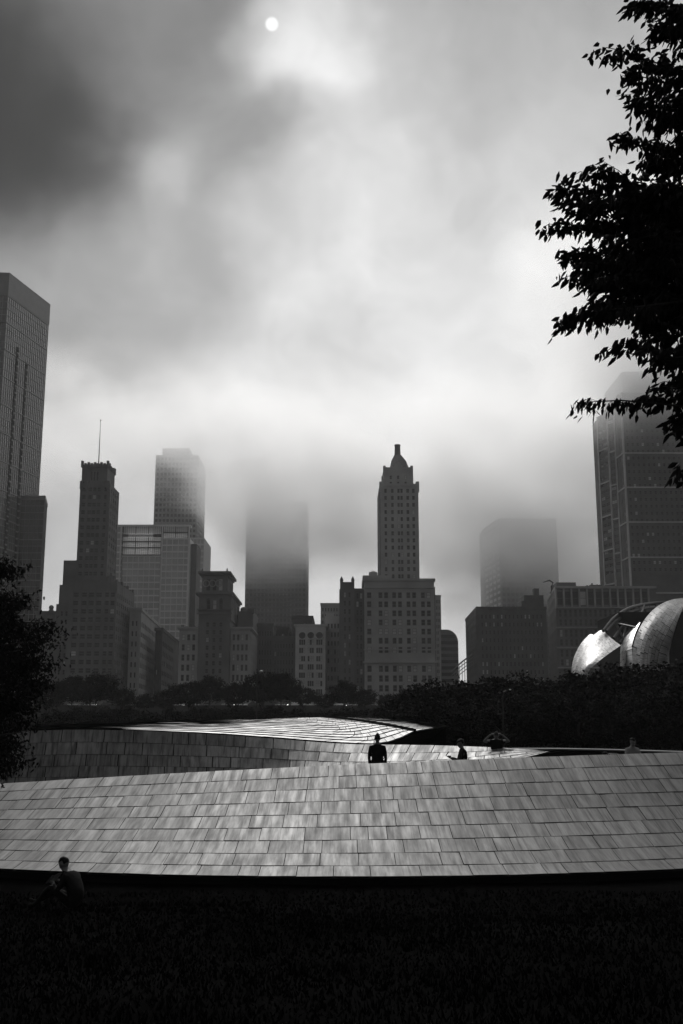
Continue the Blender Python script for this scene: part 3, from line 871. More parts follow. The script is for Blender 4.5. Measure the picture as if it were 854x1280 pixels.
b.mass(b.X(667.5, 740, Y + 14), b.X(674, 740, Y + 14), Y + 14, Y + 17, zq - 1, b.Z(735.5, Y + 14))
b.done(.22)

# ---- towers standing in the cloud
def fog_tower(label, px0, px1, ptop, Y, depth, wall, extra=None, bay=3.0, fl=4.0, left=None, glass='glass_blue', gaps=.5):
    root = empty('cloud_tower', (0, 0, 0), label, 'tower')
    x0, x1, zt = P(px0, 720, Y).x, P(px1, 720, Y).x, P(px0, ptop, Y).z
    mb = MB(); mb.box(x0, x1, Y, Y + depth, GZ, zt)
    curtain(mb, (x0, Y), (x1, Y), GZ, zt, bay, fl, .4, bt=fl * .45, thick=bay * .16)
    if x0 > 0: curtain(mb, (x0, Y + depth), (x0, Y), GZ, zt, bay, fl, .4, bt=fl * .45, thick=bay * .16)
    else: curtain(mb, (x1, Y), (x1, Y + depth), GZ, zt, bay, fl, .4, bt=fl * .45, thick=bay * .16)
    mb.build('curtain_wall', [M[glass], M[wall]], root)
    for e in extra or []:
        q = MB(); q.box(P(e[0], 700, Y).x, P(e[1], 700, Y).x, Y + e[3], Y + e[4], GZ if len(e) > 5 else zt - .5, P(e[0], e[2], Y).z); q.build('upper_stage' if len(e) < 6 else 'side_wing', M[wall], root)
    return root
fog_tower('hazy tower with its crown dissolving into cloud behind the glass office block', 190.5, 243.5, 569, 800, 45, 'concrete', [(197.5, 232, 558.5, 4, 40)])
fog_tower('wide dark tower losing its top in cloud at the middle of the skyline', 307.5, 382.5, 628, 850, 60, 'stone_dark')
root = fog_tower('cloud wrapped tower behind the chimneyed brick office block', 627, 697.5, 648, 760, 60, 'stone_dark')
fl_ = MB(); xa, xb = P(606.5, 720, 760 + 42).x, P(627, 720, 760).x; zz = P(606, 650, 770).z
fl_.prism([(xa, 802), (xb - .02, 760), (xb - .02, 830), (xa, 830)], GZ, zz)
pv0, pv1 = Vector((xa, 802)), Vector((xb, 760)); uu = (pv1 - pv0).normalized(); nn = Vector((uu.y, -uu.x)); ll = (pv1 - pv0).length
fl_.build('angled_wing', M['stone_dark'], root)
z = 62
while z < zz - 3:
    for k in range(4):
        wb = MB()
        wb.obox(pv0, uu, nn, 2 + ll * k / 4.2, 2 + ll * (k + .62) / 4.2, .02, .2, z, z + 1.9)
        wb.build('window', M['blind'], root)
    z += 4.2
fog_tower('faint grey tower in the gap left of the tall banded tower', 725.5, 775, 655, 940, 45, 'concrete', [(729, 770, 645, 4, 36)])

# ---- block with vertical fins
b = Building('finned_office', 'modern dark block with a colonnade of pale fins along its top storey', 'office block', ['stone_dark', 'roof', 'stone'], 415)
Y = 415
x0, x1, zt = b.X(696, 770), b.X(822, 770), b.Z(734)
xl = P(685, 745, Y + 40).x
b.wall.prism([(x0, Y), (x1, Y), (x1, Y + 44), (xl, Y + 40)], GZ, zt - .6)
b.wall.prism([(x0 - .4, Y - 1), (x1, Y - 1), (x1, Y + 44), (xl - .5, Y + 40)], zt - .59, zt + .3, 2)
zf = b.Z(759)
nf = 12; ln = b.X(812, 770) - x0
for i in range(nf + 1):
    q = x0 + ln * i / nf; b.wall.box(q - .3, q + .3, Y - .9, Y + .1, zf, zt - .6, 2)
for py in (759, 784, 809, 834):
    z = b.Z(py); b.wall.box(x0 - .35, x1, Y - .95, Y + .1, z - .45, z - .004, 2)
ops = even(nf, ln, .82)
b.facade((x0, Y), (x0 + ln, Y), zf, zt - .62, ops, [(zf + .7, zt - 1.6)], .3)
for pa, pb_ in ((759, 784), (784, 809), (809, 834)):
    z1, z0 = b.Z(pa) - .5, b.Z(pb_)
    h = (z1 - z0) / 2
    b.facade((x0, Y), (x0 + ln, Y), z0, z1, even(18, ln, .6, .5), [(z0 + .5, z0 + h - .5), (z0 + h + .3, z1 - .4)], .3)
b.facade((xl, Y + 40), (x0, Y), GZ + 6, zt - .8, even(8, math.hypot(40, x0 - xl), .5, 1), floors(GZ + 6, zt - 3, 4, .55), .3)
for (a, c, p, dy, hh) in ((696, 720, 728, 8, 10), (738, 752, 731, 8, 6), (756, 764, 731.5, 12, 6)):
    b.mass(b.X(a, p, Y + dy), b.X(c, p, Y + dy), Y + dy, Y + dy + hh, zt - .5, b.Z(p, Y + dy))
for k in range(7):
    q = b.X(731 + k * 3.1, 730, Y + 6); b.mass(q - .25, q + .25, Y + 6, Y + 6.5, zt, zt + (.9, 1.6, 1.1, 2.4, 1.2, 1.9, .8)[k])
b.done(.1)
root = empty('roof_crane', (0, 0, 0), 'small bent window cleaning crane on the corner of the finned roof', 'crane')
cr = MB(); f = lambda px, py: tuple(P(px, py, 432))
cr.tube([f(690, 741), f(689.5, 732)], .3, 6); cr.build('post', M['iron'], root)
cr = MB(); cr.tube([f(689.5, 733), f(691.5, 728.5), f(687, 725.5), f(684, 726.3), f(679, 728)], [.3, .3, .28, .22, .14], 6); cr.build('jib', M['iron'], root)
b_ = MB(); b_.box(f(688, 742)[0], f(693, 742)[0], 430.5, 433.5, P(427, 734.6, 432).z - 2.2, P(427, 741, 432).z + .3); b_.build('base', M['iron'], root)

# ---- tall banded tower at the right edge
b = Building('banded_tower', 'tall tower at the right edge ringed by thin pale bands, its top fading into cloud', 'tower', ['brick', 'roof', 'stone_pale'], 470, win=('glass', 'frame'))
Y = 470
zt = b.Z(520, Y + 20); zt2 = b.Z(496, Y + 6); zt3 = b.Z(468, Y + 14)
A = (b.X(757, 735, Y + 22), Y + 22); B1 = (b.X(770, 735, Y + 14), Y + 14); C1 = (b.X(779, 735, Y + 10), Y + 10); D1 = (b.X(789, 735), Y); E1 = (b.X(930, 735), Y)
b.wall.prism([A, B1, C1, (C1[0], Y + 50), (b.X(758, 735, Y + 50), Y + 50)], GZ, zt)
b.wall.prism([(C1[0] + .02, C1[1]), D1, E1, (E1[0], Y + 52), (C1[0] + .02, Y + 52)], GZ, zt2)
h0 = b.X(800, 735)
b.wall.prism([(h0, Y + 10), (E1[0] - 6, Y + 10), (E1[0] - 6, Y + 44), (h0, Y + 44)], zt2, zt3)
FL = 3.16
def ring(p0, p1, z0, z1, n, cols, relief, kinds=None):
    b.facade(p0, p1, z0, z1, cols, floors(z0, z1 - .6, FL, .5), relief)
zr = GZ + 60
ring(A, B1, zr, zt, 0, even(2, math.hypot(B1[0] - A[0], B1[1] - A[1]), .8, .4), .3)
ring(B1, C1, zr, zt, 0, even(1, math.hypot(C1[0] - B1[0], C1[1] - B1[1]), .8, .3), .3)
ring((C1[0] + .3, C1[1]), D1, zr, zt2, 0, even(2, math.hypot(D1[0] - C1[0], D1[1] - C1[1]), .7, .6), .3)
ring(D1, E1, zr, zt2, 0, even(21, E1[0] - D1[0], .55, .8), .3)
z = b.Z(566.5)
while z > GZ + 40:
    for p0, p1 in ((A, B1), (B1, C1), ((C1[0] + .3, C1[1]), D1), (D1, E1)):
        p0, p1 = Vector(p0), Vector(p1); u = (p1 - p0); l_ = u.length; u /= l_; nr = Vector((u.y, -u.x))
        zz = z if p0.x >= C1[0] else z + FL * (2 if p0.x < B1[0] - .1 else 1.2)
        b.wall.obox(p0, u, nr, 0, l_, -.1, .62, zz - .28, zz + .28, 2)
    z -= 15.8
for p in (A, B1, C1, D1):
    b.wall.box(p[0] - .35, p[0] + .35, p[1] - .75, p[1] + .2, GZ + 40, zt - .3 if p[0] < C1[0] + .1 else zt2 - .3, 2)
b.done(.1)
# ------------------------------------------------------------------ metal
def metal(name, base, rough, row=0, streak=True, aniso=0.0):
    m = bpy.data.materials.new(name); m.use_nodes = True
    t = m.node_tree; p = t.nodes['Principled BSDF']
    p.inputs['Metallic'].default_value = 1.0
    def N(k): return t.nodes.new(k)
    def math_(op, a, b_):
        q = N('ShaderNodeMath'); q.operation = op
        for i, z in enumerate((a, b_)):
            if hasattr(z, 'is_linked'): t.links.new(z, q.inputs[i])
            else: q.inputs[i].default_value = z
        return q.outputs[0]
    uv = N('ShaderNodeUVMap'); uv.uv_map = 'UVMap'
    at = N('ShaderNodeAttribute'); at.attribute_name = 'panel'
    def nz(sx, sy, sc, det, off):
        mp = N('ShaderNodeMapping'); mp.inputs['Scale'].default_value = (sx, sy, 1)
        cb = N('ShaderNodeCombineXYZ'); t.links.new(math_('MULTIPLY', at.outputs['Fac'], off), cb.inputs['Z'])
        ad = N('ShaderNodeVectorMath'); ad.operation = 'ADD'
        t.links.new(uv.outputs[0], mp.inputs['Vector']); t.links.new(mp.outputs[0], ad.inputs[0]); t.links.new(cb.outputs[0], ad.inputs[1])
        q = N('ShaderNodeTexNoise'); q.inputs['Scale'].default_value = sc; q.inputs['Detail'].default_value = det; q.inputs['Roughness'].default_value = .6
        t.links.new(ad.outputs[0], q.inputs['Vector']); return q.outputs['Fac']
    s1 = nz(5.5, .55, 1.0, 4, 3.0)       # rain streaks down the slope, different on each plate
    s2 = nz(15, .42, 1.0, 3, 9.0)
    s3 = nz(1, 1, .22, 3, 0.0)          # large weathered patches
    def mr(v, a, b_, c, d):
        q = N('ShaderNodeMapRange'); t.links.new(v, q.inputs[0])
        for i, z in enumerate((a, b_, c, d)): q.inputs[1 + i].default_value = z
        return q.outputs[0]
    f = mr(s1, .34, .62, .74, 1.10)
    f = math_('MULTIPLY', f, mr(s2, .33, .50, .50, 1.06))
    f = math_('MULTIPLY', f, mr(s3, .3, .7, .72, 1.16))
    f = math_('MULTIPLY', f, mr(at.outputs['Fac'], 0, 1, .80, 1.12))
    f = math_('MULTIPLY', f, base)
    cb = N('ShaderNodeCombineColor')
    for i in range(3): t.links.new(f, cb.inputs[i])
    t.links.new(cb.outputs[0], p.inputs['Base Color'])
    t.links.new(mr(s1, .3, .7, rough + .10, rough - .04), p.inputs['Roughness'])
    bp = N('ShaderNodeBump'); bp.inputs['Strength'].default_value = .08; bp.inputs['Distance'].default_value = .02
    t.links.new(nz(1.2, 1.2, .8, 2, 5.0), bp.inputs['Height']); t.links.new(bp.outputs[0], p.inputs['Normal'])
    return m

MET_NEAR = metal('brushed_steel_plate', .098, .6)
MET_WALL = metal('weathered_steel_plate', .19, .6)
MET_FAR = metal('sky_lit_steel_plate', .28, .5)  # same cladding steel, base lightened for the far bend's sky reflection
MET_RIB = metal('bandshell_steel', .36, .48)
MET_RIB_LIT = metal('bandshell_steel_lit', .62, .42)  # same steel as the ribbons, lightened for faces that catch the sky

def panels(name, fn, nu, nv, m, parent, gap=(.012, .02), lift=.03, rnd=1, skew=0.0, stag=.5, ulen=1.0, vlen=1.0, sub=2, back=True, side=1):
    """overlapping plates in running rows over the surface fn(u, v), u and v in 0..1; each plate is a face patch of its own"""
    r = random.Random(rnd)
    V, Fc, MI, UV, AT = [], [], [], [], []
    def nrm(u, v):
        e = 1e-3
        a = fn(min(u + e, 1), v) - fn(max(u - e, 0), v); c = fn(u, min(v + e, 1)) - fn(u, max(v - e, 0))
        n = a.cross(c)
        return n.normalized() * side if n.length > 1e-12 else Vector((0, 0, 1))
    for j in range(nv):
        v0, v1 = j / nv, (j + 1) / nv
        # plates of one row: widths vary, joints staggered from row to row
        cuts = [0.0]; x = (stag * (j % 2) + r.uniform(-.12, .12) + .3) / nu
        while x < 1:
            if x > cuts[-1] + .2 / nu: cuts.append(x)
            x += r.choice((1, 1, 1, .55, 1.3)) / nu * r.uniform(.92, 1.08)
        cuts.append(1.0)
        for a, c in zip(cuts, cuts[1:]):
            if c - a < 1e-6: continue
            pv = r.random(); lf = lift * r.uniform(.7, 1.3)
            tu = r.uniform(-.010, .010)
            b0 = len(V)
            gu, gv = gap[0] / ulen, gap[1] / vlen
            for jj in range(sub + 1):
                v = v0 + gv * .5 + (v1 - v0 - gv) * jj / sub
                for ii in range(sub + 1):
                    u = a + gu + (c - a - 2 * gu) * ii / sub
                    us = min(1, max(0, u + skew * (v - v0)))
                    q = fn(us, v); n = nrm(us, v)
                    V.append(tuple(q + n * (lf * (1 - jj / sub) + .006 + tu * (ii / sub - .5))))
            for jj in range(sub):
                for ii in range(sub):
                    k = b0 + jj * (sub + 1) + ii
                    Fc.append((k, k + 1, k + sub + 2, k + sub + 1)); MI.append(0)
                    for (i2, j2) in ((ii, jj), (ii + 1, jj), (ii + 1, jj + 1), (ii, jj + 1)):
                        UV.append(((a + (c - a) * i2 / sub) * ulen, (v0 + (v1 - v0) * j2 / sub) * vlen)); AT.append(pv)
    if back:                                    # the dark under-sheet seen in the joints
        n1, n2 = max(24, nu), max(6, nv); b0 = len(V)
        for j in range(n2 + 1):
            for i in range(n1 + 1):
                u, v = i / n1, j / n2
                V.append(tuple(fn(u, v) - nrm(u, v) * .03))
        for j in range(n2):
            for i in range(n1):
                k = b0 + j * (n1 + 1) + i
                Fc.append((k, k + 1, k + n1 + 2, k + n1 + 1)); MI.append(1)
                for _ in range(4): UV.append((0, 0)); AT.append(.5)
    me = bpy.data.meshes.new(name); me.from_pydata(V, [], Fc)
    me.materials.append(m); me.materials.append(M['void'])
    me.polygons.foreach_set('material_index', MI)
    me.polygons.foreach_set('use_smooth', [True] * len(Fc))
    ul = me.uv_layers.new(name='UVMap'); ul.data.foreach_set('uv', [q for w in UV for q in w])
    al = me.attributes.new('panel', 'FLOAT', 'CORNER'); al.data.foreach_set('value', AT)
    me.update()
    return link(name, me, parent)

def curve(pts):
    """Catmull-Rom through 3D points, parameter 0..1 by chord length"""
    pts = [Vector(p) for p in pts]
    d = [0]
    for a, c in zip(pts, pts[1:]): d.append(d[-1] + (c - a).length)
    tot = d[-1]; d = [q / tot for q in d]
    def f(t):
        t = min(1, max(0, t)); i = 0
        while i < len(pts) - 2 and t > d[i + 1]: i += 1
        h = d[i + 1] - d[i]; s = (t - d[i]) / h
        def tan(k):
            if k == 0: return (pts[1] - pts[0]) / (d[1] - d[0])
            if k == len(pts) - 1: return (pts[-1] - pts[-2]) / (d[-1] - d[-2])
            return (pts[k + 1] - pts[k - 1]) / (d[k + 1] - d[k - 1])
        m0, m1 = tan(i) * h, tan(i + 1) * h
        s2, s3 = s * s, s * s * s
        return pts[i] * (2 * s3 - 3 * s2 + 1) + m0 * (s3 - 2 * s2 + s) + pts[i + 1] * (-2 * s3 + 3 * s2) + m1 * (s3 - s2)
    return f

# ------------------------------------------------------------------ the bridge
bridge = empty('footbridge', (0, 27, -1.3), 'long low winding footbridge clad in overlapping brushed steel plates', 'bridge')
def child(o):
    o.matrix_parent_inverse = Matrix.Translation((0, -27, 1.3)); return o
XW = 17.0
def ridge(X):
    x = max(-15, min(15, X))
    return Vector((X, 29.2 - .0012 * X * X, .82 + .0448 * x - .00095 * x * x))
def foot(X):
    return Vector((X, 21.5 + .021 * X * X, -1.06 + .0006 * X * X))
def near_fn(u, v):
    X = -XW + 2 * XW * u
    a, c = foot(X), ridge(X)
    g = v ** 1.34
    q = a + (c - a) * v
    q.z = a.z + (c.z - a.z) * g
    if v > .955: q.z -= (v - .955) ** 2 * 8      # rolled ridge
    return q
child(panels('near_cladding', near_fn, 46, 9, MET_NEAR, bridge, gap=(.007, .006), lift=.009, rnd=5, ulen=34, vlen=8.2))
# parapet inside, deck, plinth
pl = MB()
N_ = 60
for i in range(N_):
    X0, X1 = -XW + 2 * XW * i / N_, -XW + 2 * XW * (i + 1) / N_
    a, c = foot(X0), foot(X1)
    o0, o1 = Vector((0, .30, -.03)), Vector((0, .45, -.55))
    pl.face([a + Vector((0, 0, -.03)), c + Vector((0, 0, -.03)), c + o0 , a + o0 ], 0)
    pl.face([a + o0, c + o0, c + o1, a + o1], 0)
child(pl.build('plinth', M['void'], bridge))  # near-black colour paints the shadow strip under the overhanging cladding
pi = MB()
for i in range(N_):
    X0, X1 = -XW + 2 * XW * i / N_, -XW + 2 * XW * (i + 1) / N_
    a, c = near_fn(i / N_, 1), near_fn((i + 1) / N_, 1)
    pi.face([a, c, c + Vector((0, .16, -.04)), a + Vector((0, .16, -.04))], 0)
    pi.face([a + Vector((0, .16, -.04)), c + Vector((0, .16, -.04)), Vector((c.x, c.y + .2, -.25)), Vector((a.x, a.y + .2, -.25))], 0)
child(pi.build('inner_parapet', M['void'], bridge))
# far parapet wall, lying flatter and flatter towards its tip on the right
t2 = [(-120, 919, 38), (0, 915, 38), (110, 912, 38), (250, 917, 38.2), (350, 924, 38.2), (430, 930, 38), (500, 931, 37.2), (560, 932.3, 36), (620, 934.6, 34.6), (660, 937, 33.6), (683, 939, 33.0)]
top2 = curve([P(*q) for q in t2])
b2 = [(-120, 37.3, -.15), (0, 37.3, -.15), (110, 37.1, -.15), (250, 36.9, -.15), (350, 36.0, -.12), (430, 34.2, -.06), (500, 32.4, .1), (560, 31.7, .35), (620, 31.9, .75), (660, 32.3, .97), (683, 32.9, 1.10)]
bot2 = curve([Vector(((px - CX) / F * y * 1.0, y, z)) for px, y, z in b2])
def wall_fn(u, v):
    a, c = bot2(u), top2(u)
    q = a + (c - a) * v
    q.z += math.sin(v * math.pi) * (-.10 * (1 - u))
    return q
child(panels('inner_wall', wall_fn, 22, 5, MET_WALL, bridge, gap=(.010, .010), lift=.009, rnd=9, ulen=17, vlen=4.4))
dk = MB()
for i in range(40):
    u0, u1 = i / 40, (i + 1) / 40
    a, c = bot2(u0), bot2(u1)
    ra, rc = ridge(a.x), ridge(c.x)
    za = -.22
    dk.face([(a.x, ra.y + .18, za), (c.x, rc.y + .18, za), (c.x, c.y, max(za, c.z - .02) if u1 < .6 else za), (a.x, a.y, max(za, a.z - .02) if u0 < .6 else za)])
a = bot2(1)
dk.face([(a.x, ridge(a.x).y + .18, -.22), (17, ridge(17).y + .18, -.22), (17, 33.5, -.22), (a.x, 33.5, -.22)])
child(dk.build('deck', M['deck'], bridge))
# the bright outer cladding of the far bend
t3 = [(40, 907.6, 39.3), (100, 905.2, 39.25), (150, 903.8, 39.8), (250, 901, 42.2), (350, 898.3, 48), (424, 897, 55), (480, 898.6, 54), (525, 902.5, 51.5), (558, 907.6, 49.2)]
b3 = [(40, 910.6, 39.2), (110, 911.4, 38.6), (250, 916.4, 38.7), (350, 923.2, 38.8), (430, 929.2, 38.8), (470, 930.2, 38.9), (497, 924, 41), (520, 914.5, 44.5), (556, 908.4, 48.8)]
top3, bot3 = curve([P(*q) for q in t3]), curve([P(*q) for q in b3])
def far_fn(u, v):
    a, c = bot3(u), top3(u)
    q = a + (c - a) * v
    q.z += .10 * math.sin(math.pi * v) * math.sin(math.pi * u)
    return q
child(panels('far_cladding', far_fn, 22, 13, MET_FAR, bridge, gap=(.03, .09), lift=.025, rnd=13, ulen=24, vlen=14, skew=.30, stag=.0))
sm = MB(); s0 = .70
sm.tube([far_fn(.66 + .13 * (1 - k / 12), k / 12) + Vector((0, -.02, .05)) for k in range(13)], .085, 5)
child(sm.build('seam', M['void'], bridge))
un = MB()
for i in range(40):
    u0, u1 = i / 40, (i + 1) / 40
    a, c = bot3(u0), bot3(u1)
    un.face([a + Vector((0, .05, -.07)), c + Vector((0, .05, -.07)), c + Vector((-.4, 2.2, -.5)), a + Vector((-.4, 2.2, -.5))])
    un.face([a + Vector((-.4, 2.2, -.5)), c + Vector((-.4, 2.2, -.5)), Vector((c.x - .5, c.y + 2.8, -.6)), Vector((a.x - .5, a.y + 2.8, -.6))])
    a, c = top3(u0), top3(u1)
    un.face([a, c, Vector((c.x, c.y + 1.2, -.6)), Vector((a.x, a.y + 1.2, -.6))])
child(un.build('soffit', M['void'], bridge))  # shade beneath the far bend is put into its near-black colour
# low far parapet with a thin coping on the right
cb = MB()
pp = [P(px, py, y) for px, py, y in ((640, 937.5, 36), (700, 937.6, 36), (770, 939, 36), (854, 941.5, 36.2), (960, 946, 36.6), (1100, 954, 37))]
cf = curve(pp)
for i in range(24):
    a, c = cf(i / 24), cf((i + 1) / 24)
    cb.face([a, c, Vector((c.x, c.y + .1, -.4)), Vector((a.x, a.y + .1, -.4))], 0)
child(cb.build('far_parapet', M['void'], bridge))
cp_ = MB(); cp_.tube([cf(i / 24) + Vector((0, 0, .03)) for i in range(25)], .04, 6)
child(cp_.build('coping', M['coping'], bridge))

# ------------------------------------------------------------------ the bandshell
def coons(c0, c1, d0, d1, nu=24, nv=10):
    """patch between two long edges c0, c1 (u) and two short edges d0, d1 (v)"""
    c0, c1, d0, d1 = (curve([P(*q) for q in e]) for e in (c0, c1, d0, d1))
    def f(u, v):
        a = c0(u) * (1 - v) + c1(u) * v
        b_ = d0(v) * (1 - u) + d1(v) * u
        k = (c0(0) * (1 - u) * (1 - v) + c0(1) * u * (1 - v) + c1(0) * (1 - u) * v + c1(1) * u * v)
        return a + b_ - k
    return f
shell = empty('bandshell', (P(790, 850, 205).x, 205, 1.5), 'open air bandshell of curling steel ribbons rising behind the dark trees', 'bandshell')
off = shell.location.copy()
def ribbon(name, fn, m, ulen, vlen, nu, nv, rnd, th=.5):
    o = panels(name, fn, nu, nv, m, shell, gap=(.05, .05), lift=.02, rnd=rnd, ulen=ulen, vlen=vlen, sub=2, stag=.5, side=-1)
    o.matrix_parent_inverse = Matrix.Translation(-off); return o
Yb = 200
zx = lambda x, y, Y=Yb: (660 + x * .2272, 730 + y * .2272, Y)
# left ribbon: lip and body
rA0 = [zx(262, 520, 199), zx(262, 470, 200), zx(285, 405, 202), zx(318, 335, 206), zx(362, 280, 211)]
rA1 = [zx(335, 520, 193), zx(338, 478, 193), zx(372, 442, 193), zx(440, 388, 195), zx(512, 338, 198)]
ribbon('steel_ribbon', coons(rA0, rA1, [rA0[0], zx(300, 522, 193.5), rA1[0]], [rA0[-1], zx(405, 254, 209), zx(450, 290, 204), rA1[-1]]), MET_RIB, 18, 14, 9, 12, 3)
lA0 = [zx(246, 520, 205), zx(241, 475, 207), zx(252, 410, 210), zx(288, 335, 214), zx(332, 284, 219)]
ribbon('steel_ribbon', coons(lA0, rA0, [lA0[0], zx(252, 521, 202), rA0[0]], [lA0[-1], zx(345, 276, 215), rA0[-1]]), MET_RIB_LIT, 16, 4, 8, 3, 4)
# small twisted ribbon
rB0 = [zx(512, 520, 203), zx(508, 430, 204), zx(516, 325, 207), zx(556, 270, 209), zx(617, 210, 210)]
rB1 = [zx(590, 520, 194), zx(578, 425, 194.5), zx(576, 335, 196), zx(592, 270, 200), zx(620, 212, 209)]
ribbon('steel_ribbon', coons(rB0, rB1, [rB0[0], zx(550, 522, 195), rB1[0]], [rB0[-1], zx(618, 211, 209.5), rB1[-1]]), MET_RIB_LIT, 14, 6, 7, 5, 6)
# large ribbon
rC0 = [zx(586, 520, 190), zx(577, 425, 190), zx(582, 330, 190.5), zx(622, 228, 193), zx(694, 138, 200), zx(780, 90, 210), zx(868, 76, 222)]
rC1 = [zx(700, 520, 190), zx(712, 425, 190), zx(728, 350, 190.5), zx(765, 275, 191.5), zx(805, 195, 193.5), zx(840, 135, 199), zx(872, 98, 209)]
ribbon('steel_ribbon', coons(rC0, rC1, [rC0[0], zx(640, 522, 187), rC1[0]], [rC0[-1], zx(870, 88, 215), rC1[-1]]), MET_RIB, 26, 9, 14, 7, 8)
rD1 = [zx(790, 520, 203), zx(778, 425, 203), zx(780, 350, 204), zx(790, 275, 205), zx(815, 200, 206), zx(846, 140, 208), zx(873, 100, 210)]
ribbon('steel_ribbon', coons(rC1, rD1, [rC1[0], zx(745, 522, 191), rD1[0]], [rC1[-1], zx(872.5, 99, 209.5), rD1[-1]]), MET_RIB_LIT, 24, 5, 12, 3, 10)
# right hand ribbon, mostly outside the picture
rE0 = [zx(880, 520, 196), zx(868, 430, 196), zx(866, 330, 197), zx(874, 240, 199), zx(900, 160, 202)]
rE1 = [zx(1010, 520, 190), zx(1010, 430, 190), zx(1000, 330, 191), zx(990, 240, 193), zx(960, 140, 200)]
ribbon('steel_ribbon', coons(rE0, rE1, [rE0[0], rE1[0]], [rE0[-1], rE1[-1]]), MET_RIB, 20, 9, 10, 7, 12)
# near-black block, painted as the shell's shaded interior, and pipe trellis behind
def sh(o): o.matrix_parent_inverse = Matrix.Translation(-off); return o
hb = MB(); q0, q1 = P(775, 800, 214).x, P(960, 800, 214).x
hb.box(q0, q1, 214, 232, 0, P(800, 765, 214).z); sh(hb.build('shaded_interior', M['void'], shell))
pipes = [[(415, 258, 206), (470, 190, 212), (560, 132, 220), (700, 104, 232), (860, 96, 240)],
         [(432, 262, 206), (486, 205, 212), (570, 152, 220), (700, 128, 232), (860, 118, 240)],
         [(470, 300, 206), (540, 215, 214), (640, 165, 224)], [(505, 325, 206), (560, 262, 212), (640, 205, 218)]]
for q in pipes:
    tb = MB(); c = curve([P(*zx(*p)) for p in q]); tb.tube([c(i / 14) for i in range(15)], .32, 6)
    sh(tb.build('trellis_pipe', M['iron'], shell))
c, d = curve([P(*zx(*p)) for p in pipes[0]]), curve([P(*zx(*p)) for p in pipes[1]])
tb = MB()
for i in range(15): tb.tube([c(i / 14), d(min(1, (i + .5) / 14))], .12, 4)
sh(tb.build('trellis_brace', M['iron'], shell))
for (p, q) in (((470, 190, 212), (540, 330, 206)), ((560, 132, 220), (520, 330, 206)), ((480, 215, 212), (600, 240, 206)), ((560, 150, 220), (560, 262, 212)), ((640, 118, 226), (600, 240, 210))):
    tb = MB(); tb.tube([P(*zx(*p)), P(*zx(*q))], .2, 5); sh(tb.build('strut', M['iron'], shell))
# ------------------------------------------------------------------ trees
def leaf_faces(mb, c, axis, ln, w, roll, r, fold=.25, mi=0):
    """one pointed leaf folded along its midrib, tip hanging along axis"""
    t = axis.normalized(); s = t.cross(Vector((math.cos(roll), math.sin(roll), .3)))
    if s.length < 1e-4: s = t.cross(Vector((1, 0, 0)))
    s.normalize(); n = t.cross(s)
    b = len(mb.v)
    mb.v += [tuple(c), tuple(c + t * ln * .35 + s * w * .5 + n * w * fold), tuple(c + t * ln * .72 + s * w * .33 + n * w * fold),
             tuple(c + t * ln + n * w * .1), tuple(c + t * ln * .72 - s * w * .33 + n * w * fold), tuple(c + t * ln * .35 - s * w * .5 + n * w * fold), tuple(c + t * ln * .5)]
    for f in ((0, 1, 6), (1, 2, 6), (2, 3, 6), (3, 4, 6), (4, 5, 6), (5, 0, 6)):
        mb.f.append(tuple(b + i for i in f)); mb.m.append(mi)

def quad_leaf(mb, c, r, size):
    a = Vector((r.gauss(0, 1), r.gauss(0, 1), r.gauss(0, .7))).normalized()
    s = a.cross(Vector((r.gauss(0, 1), r.gauss(0, 1), r.gauss(0, 1)))).normalized()
    k = size * r.uniform(.6, 1.25)
    b = len(mb.v)
    mb.v += [tuple(c - a * k * .5), tuple(c + s * k * .3), tuple(c + a * k * .5), tuple(c - s * k * .3)]
    mb.f.append((b, b + 1, b + 2, b + 3)); mb.m.append(0)

def crown_mesh(name, seed, rx, rz, zc, n_clump, per, size, m, spread=.34, flat=.6):
    r = random.Random(seed); mb = MB()
    for _ in range(n_clump):
        d = Vector((r.gauss(0, 1), r.gauss(0, 1), r.gauss(0, 1))).normalized()
        k = r.uniform(.35, 1) ** .5 * r.uniform(.8, 1.12)
        c = Vector((d.x * rx * k, d.y * rx * k, zc + d.z * rz * k))
        rr = rx * spread * r.uniform(.5, 1.1)
        for _ in range(per):
            e = Vector((r.gauss(0, .5), r.gauss(0, .5), r.gauss(0, .5)))
            quad_leaf(mb, c + Vector((e.x * rr, e.y * rr, e.z * rr * flat)), r, size)
    return mb.mesh(name, m)

def trunk_mesh(name, seed, h, rad, ht, rx, m):
    """tapered trunk to height ht, with limbs into a crown of radius rx"""
    r = random.Random(seed); mb = MB()
    pts = [Vector((0, 0, -.3))]
    for i in range(1, 6): pts.append(Vector((r.gauss(0, .05) * h * .2, r.gauss(0, .05) * h * .2, ht * i / 5)))
    mb.tube(pts, [rad * (1 - .6 * i / 5) for i in range(6)], 8)
    for i in range(8):
        a = i * 2.4 + r.random(); s = pts[r.choice((2, 3, 4, 5))]
        e = Vector((math.cos(a) * rx * .75, math.sin(a) * rx * .75, s.z + r.uniform(.2, .5) * h * .5))
        mb.tube([s, s.lerp(e, .5) + Vector((0, 0, .06 * h)), e], [rad * .45, rad * .25, rad * .06], 5)
    return mb.mesh(name, m, True)

def plant(name, cm, tm, x, y, z, rot, s, label, group):
    o = empty(name, (x, y, z), label, 'tree', group); o.rotation_euler = (0, 0, rot); o.scale = (s, s, s)
    link('crown', cm, o); link('trunk', tm, o)
    return o

